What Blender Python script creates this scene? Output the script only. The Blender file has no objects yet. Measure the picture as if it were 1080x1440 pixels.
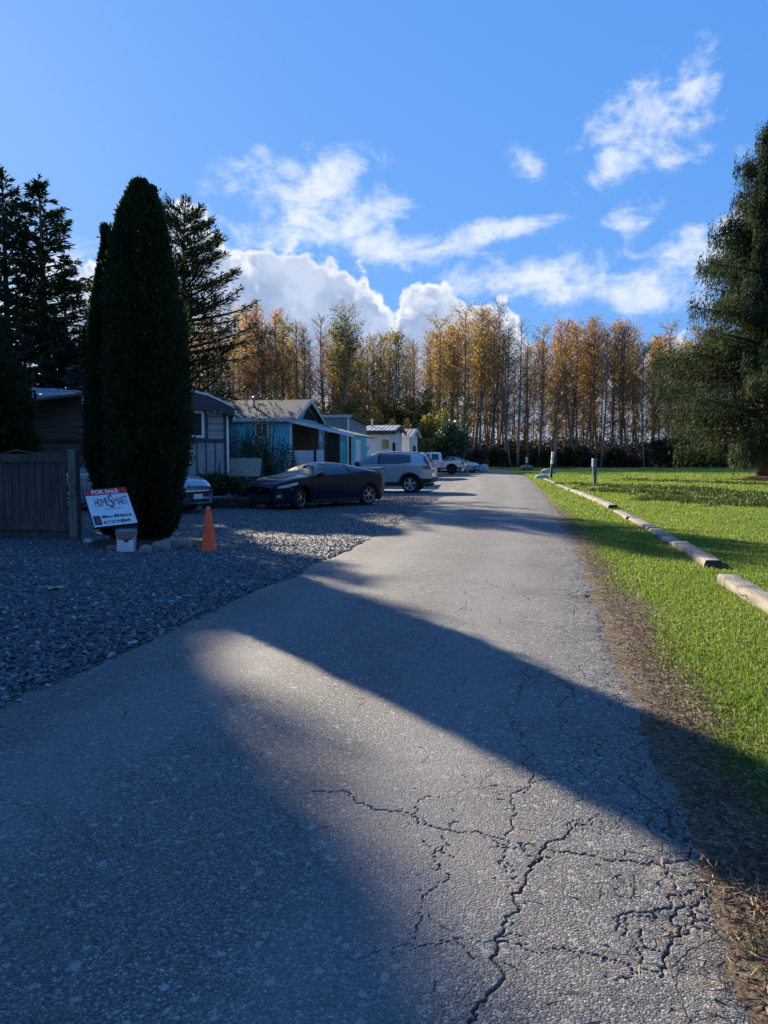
import bpy, math, random
import numpy as np
from mathutils import Vector, Matrix

R = math.radians
rng = np.random.default_rng(7)
random.seed(7)
S = bpy.context.scene
COL = S.collection

# ------------------------------------------------------------------ camera
PITCH = R(4.34)
CAMZ = 1.5
FPX = 1040.0
cd = bpy.data.cameras.new('camera')
cam = bpy.data.objects.new('camera', cd)
COL.objects.link(cam)
cam.location = (0, 0, CAMZ)
cam.rotation_euler = (math.pi / 2 - PITCH, 0, 0)
cd.sensor_fit = 'VERTICAL'
cd.sensor_height = 36.0
cd.lens = 26.0
cd.clip_start = 0.05
cd.clip_end = 3000
S.camera = cam

SUN_AZ = R(-30.0)          # measured from +Y, negative = towards the left
SUN_EL = R(24)
SKY_STRENGTH = 0.056
SUN_STRENGTH = 4.5
S.view_settings.view_transform = 'Standard'
S.view_settings.look = 'None'
S.view_settings.gamma = 1.0
S.view_settings.exposure = 1.55
S.view_settings.use_curve_mapping = False
S.cycles.max_bounces = 6
S.cycles.transparent_max_bounces = 8
S.cycles.use_denoising = True


def ray(px, py):
    u = (px - 540) / FPX
    v = (720 - py) / FPX
    return np.array([u, math.cos(PITCH) + v * math.sin(PITCH), -math.sin(PITCH) + v * math.cos(PITCH)])


def G(px, py, z=0.0):
    d = ray(px, py)
    t = (z - CAMZ) / d[2]
    return np.array([d[0] * t, d[1] * t, z])


def W(px, py, Y):
    d = ray(px, py)
    t = Y / d[1]
    return np.array([d[0] * t, Y, CAMZ + d[2] * t])


def azel(px, py):
    d = ray(px, py)
    return math.atan2(d[0], d[1]), math.asin(d[2] / np.linalg.norm(d))


# ------------------------------------------------------------------ node helpers
def nd(nt, typ, ins=None, **props):
    n = nt.nodes.new('ShaderNode' + typ)
    for k, v in props.items():
        setattr(n, k, v)
    for k, v in (ins or {}).items():
        s = n.inputs[k]
        if hasattr(v, 'is_output') or isinstance(v, bpy.types.NodeSocket):
            nt.links.new(v, s)
        else:
            s.default_value = v
    return n


def math_(nt, op, a, b=None, clamp=False):
    ins = {0: a}
    if b is not None:
        ins[1] = b
    return nd(nt, 'Math', ins, operation=op, use_clamp=clamp).outputs[0]


def mix(nt, fac, a, b, blend='MIX'):
    n = nt.nodes.new('ShaderNodeMix')
    n.data_type = 'RGBA'
    n.blend_type = blend
    for i, v in ((0, fac), (6, a), (7, b)):
        if isinstance(v, bpy.types.NodeSocket):
            nt.links.new(v, n.inputs[i])
        elif i == 0:
            n.inputs[0].default_value = v
        else:
            n.inputs[i].default_value = (*v, 1) if len(v) == 3 else v
    return n.outputs[2]


def smooth(nt, v, a, b, lo=0.0, hi=1.0):
    n = nd(nt, 'MapRange', {0: v, 1: a, 2: b, 3: lo, 4: hi}, interpolation_type='SMOOTHSTEP')
    return n.outputs[0]


def ramp(nt, v, stops, interp='LINEAR'):
    n = nd(nt, 'ValToRGB', {0: v})
    cr = n.color_ramp
    cr.interpolation = interp
    while len(cr.elements) < len(stops):
        cr.elements.new(0.5)
    for e, (p, c) in zip(cr.elements, stops):
        e.position = p
        e.color = (*c, 1) if len(c) == 3 else c
    return n.outputs[0]


# ------------------------------------------------------------------ world
wd = bpy.data.worlds.new("World")
S.world = wd
wd.use_nodes = True
nt = wd.node_tree
nt.nodes.clear()
sky = nd(nt, 'TexSky', sky_type='NISHITA', sun_disc=False, sun_elevation=SUN_EL, sun_rotation=SUN_AZ,
         altitude=0.0, air_density=1.0, dust_density=0.2, ozone_density=3.0)
tc = nd(nt, 'TexCoord')
sep = nd(nt, 'SeparateXYZ', {0: tc.outputs['Generated']})
az = math_(nt, 'ARCTAN2', sep.outputs[0], sep.outputs[1])
el = math_(nt, 'ARCSINE', sep.outputs[2])
P = nd(nt, 'CombineXYZ', {0: az, 1: el, 2: 0.0}).outputs[0]
Pst = nd(nt, 'Mapping', {'Vector': P, 'Scale': (1.0, 1.7, 1.0), 'Rotation': (0, 0, R(-8))}).outputs[0]
n1 = nd(nt, 'TexNoise', {'Vector': Pst, 'Scale': 13.0, 'Detail': 9.0, 'Roughness': 0.64, 'Distortion': 0.5}).outputs[0]
n2 = nd(nt, 'TexNoise', {'Vector': P, 'Scale': 34.0, 'Detail': 6.0, 'Roughness': 0.62, 'Distortion': 0.3}).outputs[0]
WISPS = [  # px centre, half axes in px, rotation, weight
    (950, 175, 70, 62, 35, .95), (905, 130, 60, 50, 30, .5), (862, 190, 70, 60, 20, .85), (988, 100, 34, 46, 0, .8), (855, 245, 70, 34, 20, .8),
    (895, 295, 60, 26, 15, .55), (1000, 218, 60, 16, 0, .6), (742, 232, 44, 26, -35, .6), (800, 300, 30, 14, 0, .4), (880, 318, 40, 22, 0, .5),
    (430, 275, 190, 78, 6, .95), (410, 245, 90, 40, 0, .6), (545, 298, 80, 34, 10, .7),
    (610, 348, 200, 34, 9, 1.0), (470, 335, 150, 34, -4, .9), (760, 390, 250, 46, 4, 1.0), (690, 325, 110, 18, 6, .8),
    (970, 385, 110, 62, 20, 1.0), (1035, 300, 40, 18, 30, .7), (1060, 340, 120, 60, 0, .7), (880, 420, 170, 36, 0, .8),
    (25, 405, 110, 62, 0, 1.2), (95, 370, 70, 40, 0, 1.0), (300, 400, 160, 90, 0, .5), (-120, 420, 160, 80, 0, 1.2)]
env = None
for (cx, cy, a, b, rot, w) in WISPS:
    ca, ce = azel(cx, cy)
    ax, _ = azel(540 + a, 641)
    bx, _ = azel(540 + b, 641)
    mp = nd(nt, 'Mapping', {'Vector': P, 'Location': (ca, ce, 0), 'Rotation': (0, 0, R(rot)), 'Scale': (ax, bx, 1)}, vector_type='TEXTURE').outputs[0]
    g = nd(nt, 'TexGradient', {0: mp}, gradient_type='SPHERICAL').outputs['Fac']
    g = math_(nt, 'MULTIPLY', g, w)
    env = g if env is None else math_(nt, 'ADD', env, g)
envc = math_(nt, 'MINIMUM', env, 1.0)
dn = math_(nt, 'MULTIPLY', math_(nt, 'SUBTRACT', n1, 0.5), 3.4)
dn2 = math_(nt, 'MULTIPLY', math_(nt, 'SUBTRACT', n2, 0.5), 1.3)
wv = math_(nt, 'ADD', math_(nt, 'ADD', envc, dn), dn2)
wm = math_(nt, 'MULTIPLY', smooth(nt, wv, 0.15, 1.55), smooth(nt, envc, 0.02, 0.35))
wm = math_(nt, 'MULTIPLY', wm, 0.86)
# cumulus bank
BANK = [(-200, 470), (0, 480), (100, 400), (170, 330), (215, 292), (245, 284), (275, 293), (300, 318), (322, 340), (345, 352), (375, 345), (405, 352), (430, 362),
        (470, 366), (505, 382), (525, 396), (540, 418), (550, 440), (558, 440), (568, 412), (590, 396), (625, 402), (645, 425), (660, 442), (672, 432), (700, 422), (722, 438), (745, 472), (800, 520), (900, 520), (930, 470), (1000, 500)]
A0, A1 = azel(-300, 500)[0], azel(1200, 500)[0]
stops = []
for (x, y) in BANK:
    a, e = azel(x, y)
    stops.append(((a - A0) / (A1 - A0), (e / 0.6,) * 3))
azn = nd(nt, 'MapRange', {0: az, 1: A0, 2: A1, 3: 0.0, 4: 1.0}).outputs[0]
top = math_(nt, 'MULTIPLY', ramp(nt, azn, stops), 0.6)
n3 = nd(nt, 'TexNoise', {'Vector': P, 'Scale': 26.0, 'Detail': 7.0, 'Roughness': 0.58}).outputs[0]
nz = nd(nt, 'TexNoise', {'Vector': P, 'Scale': 40.0, 'Detail': 3.0}).outputs[1]
nzs = nd(nt, 'VectorMath', {0: nz, 3: 0.03}, operation='SCALE').outputs[0]
v3 = nd(nt, 'TexVoronoi', {'Vector': nd(nt, 'VectorMath', {0: P, 1: nzs}, operation='ADD').outputs[0], 'Scale': 42.0}, feature='SMOOTH_F1')
puff = math_(nt, 'MULTIPLY', math_(nt, 'SUBTRACT', 0.45, v3.outputs[0]), 0.055)
f = math_(nt, 'ADD', math_(nt, 'SUBTRACT', top, el), math_(nt, 'ADD', math_(nt, 'MULTIPLY', math_(nt, 'SUBTRACT', n3, 0.5), 0.075), puff))
bm = smooth(nt, f, -0.002, 0.012)
n4 = nd(nt, 'TexNoise', {'Vector': P, 'Scale': 11.0, 'Detail': 4.0, 'Roughness': 0.5}).outputs[0]
shade = smooth(nt, math_(nt, 'ADD', f, math_(nt, 'ADD', math_(nt, 'MULTIPLY', math_(nt, 'SUBTRACT', n3, 0.5), 0.05), math_(nt, 'MULTIPLY', math_(nt, 'SUBTRACT', n4, 0.5), 0.07))), -0.004, 0.034)
CW = 1.0
grey = mix(nt, smooth(nt, math_(nt, 'ADD', n4, math_(nt, 'MULTIPLY', math_(nt, 'SUBTRACT', n3, .5), .6)), .36, .66), (2.25, 2.95, 4.5), (3.7, 4.3, 5.5))
bank_col = mix(nt, shade, (6.6, 6.7, 6.9), grey)
# sky grade
# soft shoulder per channel, as the camera's exposure of this sky
ss = nd(nt, 'SeparateColor', {0: sky.outputs[0]})
hs = nd(nt, 'CombineColor', {0: math_(nt, 'MULTIPLY', math_(nt, 'POWER', ss.outputs[0], .55), .614), 1: math_(nt, 'MULTIPLY', math_(nt, 'POWER', ss.outputs[1], .33), 1.62),
                             2: math_(nt, 'MULTIPLY', math_(nt, 'POWER', ss.outputs[2], .15), 4.42)}).outputs[0]
c1 = mix(nt, wm, hs, (5.7, 6.0, 6.6))
c2 = mix(nt, bm, c1, bank_col)
bg = nd(nt, 'Background', {0: c2, 1: SKY_STRENGTH})
out = nd(nt, 'OutputWorld', {0: bg.outputs[0]})

# ------------------------------------------------------------------ sun
sl = bpy.data.lights.new('sun', 'SUN')
sl.energy = SUN_STRENGTH
sl.angle = R(0.55)
sl.color = (1.0, 0.86, 0.64)
so = bpy.data.objects.new('sun', sl)
COL.objects.link(so)
SUN = Vector((math.sin(SUN_AZ) * math.cos(SUN_EL), math.cos(SUN_AZ) * math.cos(SUN_EL), math.sin(SUN_EL)))
so.rotation_euler = SUN.to_track_quat('Z', 'Y').to_euler()
so.location = (-20, 30, 25)

# ------------------------------------------------------------------ mesh helpers
def mk_mesh(name, V, F, mat=None, smooth_=False, attrs=None):
    V = np.asarray(V, dtype=np.float32)
    Fs = F if isinstance(F, list) else [F]
    Fs = [np.asarray(f, dtype=np.int32) for f in Fs if len(f)]
    me = bpy.data.meshes.new(name)
    me.vertices.add(len(V))
    me.vertices.foreach_set('co', V.ravel())
    loops = np.concatenate([f.ravel() for f in Fs])
    tot = np.concatenate([np.full(len(f), f.shape[1], dtype=np.int32) for f in Fs])
    start = np.concatenate([[0], np.cumsum(tot)[:-1]]).astype(np.int32)
    me.loops.add(len(loops))
    me.loops.foreach_set('vertex_index', loops)
    me.polygons.add(len(tot))
    me.polygons.foreach_set('loop_start', start)
    if smooth_:
        me.polygons.foreach_set('use_smooth', np.ones(len(tot), dtype=bool))
    for k, a in (attrs or {}).items():
        at = me.attributes.new(k, 'FLOAT', 'POINT')
        at.data.foreach_set('value', np.asarray(a, dtype=np.float32))
    if mat:
        me.materials.append(mat)
    me.update(calc_edges=True)
    return me


def link(name, me, parent=None, loc=None, rotz=0.0):
    o = bpy.data.objects.new(name, me)
    COL.objects.link(o)
    if parent is not None:
        o.parent = parent
    if loc is not None:
        o.location = tuple(loc)
    if rotz:
        o.rotation_euler = (0, 0, rotz)
    return o


def tag(o, label=None, cat=None, group=None, kind=None):
    for k, v in (('label', label), ('category', cat), ('group', group), ('kind', kind)):
        if v:
            o[k] = v
    return o


def thing(name, label, cat, loc=(0, 0, 0), rotz=0.0, group=None):
    o = bpy.data.objects.new(name, None)
    COL.objects.link(o)
    o.empty_display_size = 0.3
    o.location = tuple(loc)
    o.rotation_euler = (0, 0, rotz)
    return tag(o, label, cat, group)


class MB:
    def __init__(self):
        self.V, self.F = [], []

    def add(self, V, F):
        b = len(self.V)
        self.V += [tuple(map(float, v)) for v in V]
        self.F += [tuple(int(i) + b for i in f) for f in F]
        return self

    def box(self, x0, y0, z0, x1, y1, z1):
        V = [(x, y, z) for z in (z0, z1) for y in (y0, y1) for x in (x0, x1)]
        return self.add(V, [(0, 2, 3, 1), (4, 5, 7, 6), (0, 1, 5, 4), (2, 6, 7, 3), (0, 4, 6, 2), (1, 3, 7, 5)])

    def obox(self, c, size, M=None, jit=0.0, rg=None):
        sx, sy, sz = [s / 2 for s in size]
        V = np.array([(x, y, z) for z in (-sz, sz) for y in (-sy, sy) for x in (-sx, sx)])
        if jit:
            V = V + (rg or rng).normal(0, jit, V.shape)
        if M is not None:
            V = V @ np.array(M).T
        V = V + np.array(c)
        return self.add(V, [(0, 2, 3, 1), (4, 5, 7, 6), (0, 1, 5, 4), (2, 6, 7, 3), (0, 4, 6, 2), (1, 3, 7, 5)])

    def prism(self, poly, axis, a0, a1):
        """poly in the plane of the other two axes (in xyz order), extruded along axis"""
        n = len(poly)
        V = []
        for a in (a0, a1):
            for p in poly:
                if axis == 'x':
                    V.append((a, p[0], p[1]))
                elif axis == 'y':
                    V.append((p[0], a, p[1]))
                else:
                    V.append((p[0], p[1], a))
        F = [tuple(range(n))[::-1], tuple(range(n, 2 * n))]
        F += [(i, (i + 1) % n, n + (i + 1) % n, n + i) for i in range(n)]
        return self.add(V, F)

    def tube(self, pts, rad, n=8, cap=True):
        pts = [Vector(p) for p in pts]
        if not hasattr(rad, '__len__'):
            rad = [rad] * len(pts)
        V = []
        up = Vector((0, 0, 1))
        for i, p in enumerate(pts):
            d = (pts[min(i + 1, len(pts) - 1)] - pts[max(i - 1, 0)]).normalized()
            a = d.cross(up if abs(d.z) < 0.95 else Vector((1, 0, 0))).normalized()
            b = d.cross(a)
            for k in range(n):
                t = 2 * math.pi * k / n
                V.append(p + (a * math.cos(t) + b * math.sin(t)) * rad[i])
        F = []
        for i in range(len(pts) - 1):
            for k in range(n):
                F.append((i * n + k, i * n + (k + 1) % n, (i + 1) * n + (k + 1) % n, (i + 1) * n + k))
        if cap:
            F.append(tuple(range(n))[::-1])
            F.append(tuple((len(pts) - 1) * n + k for k in range(n)))
        return self.add(V, F)

    def lathe(self, prof, n=20, axis='z', c=(0, 0, 0), closed=False):
        V = []
        for (r, h) in prof:
            for k in range(n):
                t = 2 * math.pi * k / n
                if axis == 'z':
                    V.append((c[0] + r * math.cos(t), c[1] + r * math.sin(t), c[2] + h))
                else:
                    V.append((c[0] + r * math.cos(t), c[1] + h, c[2] + r * math.sin(t)))
        m = len(prof)
        F = []
        for i in range(m if closed else m - 1):
            for k in range(n):
                F.append((i * n + k, i * n + (k + 1) % n, ((i + 1) % m) * n + (k + 1) % n, ((i + 1) % m) * n + k))
        return self.add(V, F)

    def mesh(self, name, mat, smooth_=False):
        me = bpy.data.meshes.new(name)
        me.from_pydata(self.V, [], self.F)
        if mat:
            me.materials.append(mat)
        if smooth_:
            me.polygons.foreach_set('use_smooth', np.ones(len(me.polygons), dtype=bool))
        me.update()
        return me

    def build(self, name, mat, parent=None, smooth_=False, bevel=0.0, loc=None, rotz=0.0):
        o = link(name, self.mesh(name, mat, smooth_), parent, loc, rotz)
        if bevel:
            b = o.modifiers.new('bevel', 'BEVEL')
            b.width = bevel
            b.segments = 2
            b.limit_method = 'ANGLE'
        return o


# ------------------------------------------------------------------ materials
def new_mat(name):
    m = bpy.data.materials.new(name)
    m.use_nodes = True
    m.node_tree.nodes.clear()
    return m, m.node_tree


def simple(name, c, rough=0.6, metal=0.0, coat=0.0, spec=0.5, alpha=None, var=0.0):
    m, t = new_mat(name)
    base = (*c, 1)
    p = nd(t, 'BsdfPrincipled', {'Base Color': base, 'Roughness': rough, 'Metallic': metal, 'Coat Weight': coat, 'Coat Roughness': 0.04, 'Specular IOR Level': spec})
    if var:
        n = nd(t, 'TexNoise', {'Vector': nd(t, 'TexCoord').outputs['Object'], 'Scale': 2.2, 'Detail': 7.0, 'Roughness': .65}).outputs[0]
        t.links.new(mix(t, smooth(t, n, .3, .7), tuple(x * (1 - var) for x in c), tuple(min(1, x * (1 + var)) for x in c)), p.inputs['Base Color'])
    nd(t, 'OutputMaterial', {0: p.outputs[0]})
    return m


def noisy(name, c1, c2, scale=6.0, rough=0.8, bump=0.3, bscale=40.0, stretch=(1, 1, 1), detail=6.0, c3=None, s3=1.0, metal=0.0, dist=0.01):
    m, t = new_mat(name)
    o = nd(t, 'TexCoord').outputs['Object']
    mp = nd(t, 'Mapping', {'Vector': o, 'Scale': stretch}).outputs[0]
    n = nd(t, 'TexNoise', {'Vector': mp, 'Scale': scale, 'Detail': detail, 'Roughness': .65}).outputs[0]
    c = mix(t, smooth(t, n, .3, .7), c1, c2)
    if c3:
        k = nd(t, 'TexNoise', {'Vector': o, 'Scale': s3, 'Detail': 5.0, 'Roughness': .6}).outputs[0]
        c = mix(t, smooth(t, k, .48, .68), c, c3)
    b = nd(t, 'TexNoise', {'Vector': mp, 'Scale': bscale, 'Detail': 4.0, 'Roughness': .6}).outputs[0]
    bn = nd(t, 'Bump', {'Strength': bump, 'Distance': dist, 'Height': b})
    p = nd(t, 'BsdfPrincipled', {'Base Color': c, 'Roughness': rough, 'Metallic': metal, 'Normal': bn.outputs[0], 'Specular IOR Level': .3})
    nd(t, 'OutputMaterial', {0: p.outputs[0]})
    return m


def leafmat(name, stops, transl=0.4, tint=(1.25, 1.15, 0.7), rough=0.55, obj_var=0.12, spec=0.3):
    """per-leaf tone attribute picks the leaf's own colour; light shines through thin leaves"""
    m, t = new_mat(name)
    a = nd(t, 'Attribute', attribute_name='tone').outputs['Fac']
    oi = nd(t, 'ObjectInfo').outputs['Random']
    c = ramp(t, a, stops)
    hs = nd(t, 'HueSaturation', {'Hue': math_(t, 'ADD', 0.5, math_(t, 'MULTIPLY', math_(t, 'SUBTRACT', oi, .5), obj_var * .25)), 'Saturation': 1.0,
                                 'Value': math_(t, 'ADD', 1.0, math_(t, 'MULTIPLY', math_(t, 'SUBTRACT', oi, .5), obj_var * 2)), 'Color': c}).outputs[0]
    p = nd(t, 'BsdfPrincipled', {'Base Color': hs, 'Roughness': rough, 'Specular IOR Level': spec})
    tr = nd(t, 'BsdfTranslucent', {'Color': mix(t, 1.0, hs, tint, 'MULTIPLY')})
    mx = nd(t, 'MixShader', {0: transl, 1: p.outputs[0], 2: tr.outputs[0]})
    nd(t, 'OutputMaterial', {0: mx.outputs[0]})
    return m
# ================================================================== THE SETTING
def vnoise(x, y, seed=0):
    """cheap smooth value noise in numpy"""
    x = np.asarray(x, float); y = np.asarray(y, float)
    xi = np.floor(x).astype(int); yi = np.floor(y).astype(int)
    xf = x - xi; yf = y - yi
    xf = xf * xf * (3 - 2 * xf); yf = yf * yf * (3 - 2 * yf)

    def h(a, b):
        n = (a * 374761393 + b * 668265263 + seed * 1442695041) & 0x7fffffff
        n = ((n ^ (n >> 13)) * 1274126177) & 0x7fffffff
        return (n & 0xffff) / 65535.0
    return (h(xi, yi) * (1 - xf) + h(xi + 1, yi) * xf) * (1 - yf) + (h(xi, yi + 1) * (1 - xf) + h(xi + 1, yi + 1) * xf) * yf


def fbm(x, y, seed=0, oct=4):
    s = 0; a = .5
    for i in range(oct):
        s = s + a * vnoise(x * 2 ** i, y * 2 ** i, seed + i * 17)
        a *= .5
    return s


LEFT_PX = [(0, 993), (140, 930), (280, 866), (400, 811), (480, 776), (556, 740), (594, 716), (628, 694), (645, 681), (658, 670)]
RIGHT_PX = [(1010, 1262), (965, 1120), (922, 1005), (888, 935), (850, 850), (815, 772), (790, 730), (765, 695), (748, 677), (737, 668)]
LP = np.array([G(*p)[:2] for p in LEFT_PX])
RP = np.array([G(*p)[:2] for p in RIGHT_PX])
LP = np.vstack([[LP[0, 0] - .2 * 16.4, LP[0, 1] - 16.4], LP, [10.9, 74], [8.0, 82], [0, 88], [-20, 92]])
RP = np.vstack([[RP[0, 0] - .2 * 14.5, RP[0, 1] - 14.5], RP, [13.4, 70], [13.8, 78], [12.0, 86], [4, 92], [-20, 96]])


def left_x(y):
    return np.interp(y, LP[:10, 1], LP[:10, 0])


def right_x(y):
    return np.interp(y, RP[:11, 1], RP[:11, 0])


# --- lawn / ground sheet to the horizon
m_lawn, t = new_mat('lawn_grass')
o = nd(t, 'TexCoord').outputs['Object']
na = nd(t, 'TexNoise', {'Vector': o, 'Scale': .35, 'Detail': 6.0, 'Roughness': .65}).outputs[0]
nb = nd(t, 'TexNoise', {'Vector': o, 'Scale': 3.0, 'Detail': 6.0, 'Roughness': .7}).outputs[0]
nc = nd(t, 'TexNoise', {'Vector': o, 'Scale': 38.0, 'Detail': 4.0, 'Roughness': .7}).outputs[0]
c = mix(t, smooth(t, na, .35, .65), (.085, .155, .026), (.140, .215, .040))
c = mix(t, smooth(t, nb, .38, .68), c, (.185, .255, .055))
c = mix(t, smooth(t, nc, .45, .75), c, (.030, .062, .010))
bn = nd(t, 'Bump', {'Strength': .7, 'Distance': .05, 'Height': math_(t, 'ADD', nc, math_(t, 'MULTIPLY', nb, .8))})
p = nd(t, 'BsdfPrincipled', {'Base Color': c, 'Roughness': .9, 'Normal': bn.outputs[0], 'Specular IOR Level': .04})
nd(t, 'OutputMaterial', {0: p.outputs[0]})

xs = np.unique(np.concatenate([np.linspace(-700, -40, 18), np.linspace(-40, 70, 111), np.linspace(70, 700, 18)]))
ys = np.unique(np.concatenate([np.linspace(-300, -10, 10), np.linspace(-10, 110, 121), np.linspace(110, 900, 20)]))
X, Y = np.meshgrid(xs, ys)
Z = (fbm(X * .12, Y * .12, 3) - .48) * .22 * np.clip((X - right_x(np.clip(Y, 0, 80)) - 2) / 8, 0, 1) * np.clip((Y - 8) / 15, 0, 1)
nx, ny = len(xs), len(ys)
idx = np.arange(nx * ny).reshape(ny, nx)
F = np.stack([idx[:-1, :-1], idx[:-1, 1:], idx[1:, 1:], idx[1:, :-1]], -1).reshape(-1, 4)
ground = link('ground', mk_mesh('ground', np.stack([X, Y, Z], -1).reshape(-1, 3), F, m_lawn, True))
tag(ground, kind='structure')


def ground_z(x, y):
    return (fbm(x * .12, y * .12, 3) - .48) * .22 * np.clip((x - right_x(np.clip(y, 0, 80)) - 2) / 8, 0, 1) * np.clip((y - 8) / 15, 0, 1)


# --- asphalt road with real cracks
CRACKS = [  # px polylines, half width in m
    ([(655, 1475), (672, 1440), (690, 1370), (705, 1335), (725, 1290), (735, 1265), (745, 1235), (768, 1203), (803, 1172)], .011),
    ([(440, 1132), (500, 1147), (560, 1160), (610, 1183), (690, 1194), (745, 1203), (800, 1212), (860, 1225), (940, 1232)], .0075),
    ([(710, 1192), (725, 1150), (748, 1120), (735, 1060), (733, 980), (738, 940)], .0075),
    ([(960, 1330), (945, 1300), (950, 1260), (935, 1225), (930, 1180), (905, 1130), (900, 1090), (915, 1040), (910, 1000)], .010),
    ([(868, 1325), (880, 1300), (945, 1285), (1003, 1262)], .009),
    ([(930, 1390), (945, 1340), (975, 1300), (1000, 1240)], .010),
    ([(585, 1335), (600, 1280), (610, 1230), (625, 1185)], .0045),
    ([(590, 932), (630, 897)], .006), ([(640, 985), (628, 945), (660, 905)], .005),
    ([(680, 1195), (700, 1230), (712, 1245)], .005), ([(700, 1345), (760, 1362), (830, 1360), (900, 1385)], .005),
    ([(900, 1130), (860, 1160), (830, 1175), (805, 1172)], .005), ([(640, 870), (670, 850), (690, 820)], .006),
    ([(800, 985), (790, 1040), (815, 1085), (812, 1140)], .005), ([(930, 1180), (975, 1170)], .007),
    ([(845, 890), (870, 930), (862, 985), (900, 1040)], .008), ([(520, 1365), (600, 1352), (668, 1372)], .004),
    ([(820, 800), (800, 840), (830, 880)], .008)]


rgb_ = np.random.default_rng(91)
for pts_, w_ in list(CRACKS):                 # finer side branches
    for _ in range(4):
        k_ = rgb_.integers(len(pts_) - 1)
        f_ = rgb_.uniform()
        q_ = np.array(pts_[k_]) * (1 - f_) + np.array(pts_[k_ + 1]) * f_
        a_ = rgb_.uniform(0, 6.283); l_ = rgb_.uniform(25, 80)
        CRACKS.append(([tuple(q_), tuple(q_ + l_ * .5 * np.array([math.cos(a_), .6 * math.sin(a_)])), tuple(q_ + l_ * np.array([math.cos(a_ + .5), .6 * math.sin(a_ + .5)]))], w_ * .5))


def fractal(pts, depth=4, amp=.16, rg=np.random.default_rng(5)):
    pts = [np.array(p) for p in pts]
    for d in range(depth):
        q = [pts[0]]
        for a, b in zip(pts[:-1], pts[1:]):
            n = np.array([-(b - a)[1], (b - a)[0]])
            q += [(a + b) / 2 + n * rg.normal(0, amp), b]
        pts = q
    return np.array(pts)


ry = [-12.0, -6, -2, 0, .8]
y = 1.6
while y < 11:
    ry.append(y); y += max(.005, .0025 * y)
while y < 72:
    ry.append(y); y += .012 * y
ry = np.array(ry)
NU = 720
uu = np.linspace(0, 1, NU)
lx, rx = left_x(ry), right_x(ry)
lx = lx + (fbm(ry * 1.1, ry * 0, 4) - .47) * .28
rx = rx + (fbm(ry * 1.7, ry * 0 + 5, 9, 5) - .47) * .30
X = lx[:, None] * (1 - uu) + rx[:, None] * uu
Y = np.repeat(ry[:, None], NU, 1)
Zr = .030 + .030 * np.sin(np.pi * uu)[None, :] + .016 * (fbm(X * 1.3, Y * 1.3, 21) - .5)
edge_in = np.minimum(X - lx[:, None], rx[:, None] - X)
Zr = Zr - .035 * np.exp(-edge_in / .05)
rag = fbm(X * 9, Y * 9, 33)
redge = rx[:, None] - X
Zr = Zr - .022 * np.clip(rag * 1.6 - .45, 0, 1) * np.clip(1 - redge / .45, 0, 1)
crack = np.zeros_like(X)
wear = np.clip(1 - redge / 1.15, 0, 1)
sel = (Y > .5) & (Y < 9)
PX = np.stack([X[sel], Y[sel]], -1)
acc = np.zeros(len(PX))
for px, w in CRACKS:
    pl = fractal([G(*q)[:2] for q in px])
    lo, hi = pl.min(0) - .06, pl.max(0) + .06
    cand = np.where((PX > lo).all(1) & (PX < hi).all(1))[0]
    if not len(cand):
        continue
    Q = PX[cand]
    best = np.full(len(Q), 9.)
    for a, b in zip(pl[:-1], pl[1:]):
        d = b - a
        tt = np.clip(((Q - a) @ d) / (d @ d + 1e-9), 0, 1)
        best = np.minimum(best, np.linalg.norm(Q - (a + tt[:, None] * d), axis=1))
    ww = w * .60 * (.55 + .9 * fbm(Q[:, 0] * 11, Q[:, 1] * 11, 8))
    acc[cand] = np.maximum(acc[cand], 1 - np.clip((best - ww * .12) / (ww * .5), 0, 1))
crack[sel] = acc
Zr = Zr - crack * .010
idx = np.arange(len(ry) * NU).reshape(len(ry), NU)
V = np.stack([X, Y, Zr], -1).reshape(-1, 3)
F = np.stack([idx[:-1, :-1], idx[:-1, 1:], idx[1:, 1:], idx[1:, :-1]], -1).reshape(-1, 4)
# side skirts so that the slab has an edge
n0 = len(V)
sk = []
for col in (0, NU - 1):
    b = np.stack([X[:, col], Y[:, col], np.full(len(ry), -.05)], -1)
    ids = np.arange(len(ry)) + n0 + len(sk) * len(ry)
    sk.append(b)
    F = np.vstack([F, np.stack([idx[:-1, col], idx[1:, col], ids[1:], ids[:-1]], -1)])
V = np.vstack([V] + sk)
pad = np.zeros(2 * len(ry))
# the far bend
m_asph, t = new_mat('asphalt')
o = nd(t, 'TexCoord').outputs['Object']
vo = nd(t, 'TexVoronoi', {'Vector': o, 'Scale': 150.0, 'Randomness': 1.0}, feature='F1')
vo2 = nd(t, 'TexVoronoi', {'Vector': o, 'Scale': 46.0, 'Randomness': 1.0}, feature='F1')
nl = nd(t, 'TexNoise', {'Vector': o, 'Scale': .55, 'Detail': 7.0, 'Roughness': .62}).outputs[0]
nm = nd(t, 'TexNoise', {'Vector': o, 'Scale': 7.0, 'Detail': 7.0, 'Roughness': .72}).outputs[0]
pat0 = nd(t, 'TexNoise', {'Vector': o, 'Scale': .9, 'Detail': 4.0, 'Roughness': .6}).outputs[0]
sx = nd(t, 'SeparateXYZ', {0: vo.outputs['Color']})
c = ramp(t, sx.outputs[0], [(0, (.048, .048, .048)), (.40, (.112, .111, .108)), (.75, (.178, .176, .170)), (.92, (.265, .26, .25)), (1, (.46, .45, .43))])
sx2 = nd(t, 'SeparateXYZ', {0: vo2.outputs['Color']})
c = mix(t, smooth(t, sx2.outputs[1], .972, .98), c, (.34, .33, .31))
c = mix(t, math_(t, 'MULTIPLY', smooth(t, vo.outputs['Distance'], .45, .8), .45), c, (.030, .030, .030))
c = mix(t, smooth(t, nl, .3, .7, .0, .42), c, (.055, .055, .056))
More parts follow.
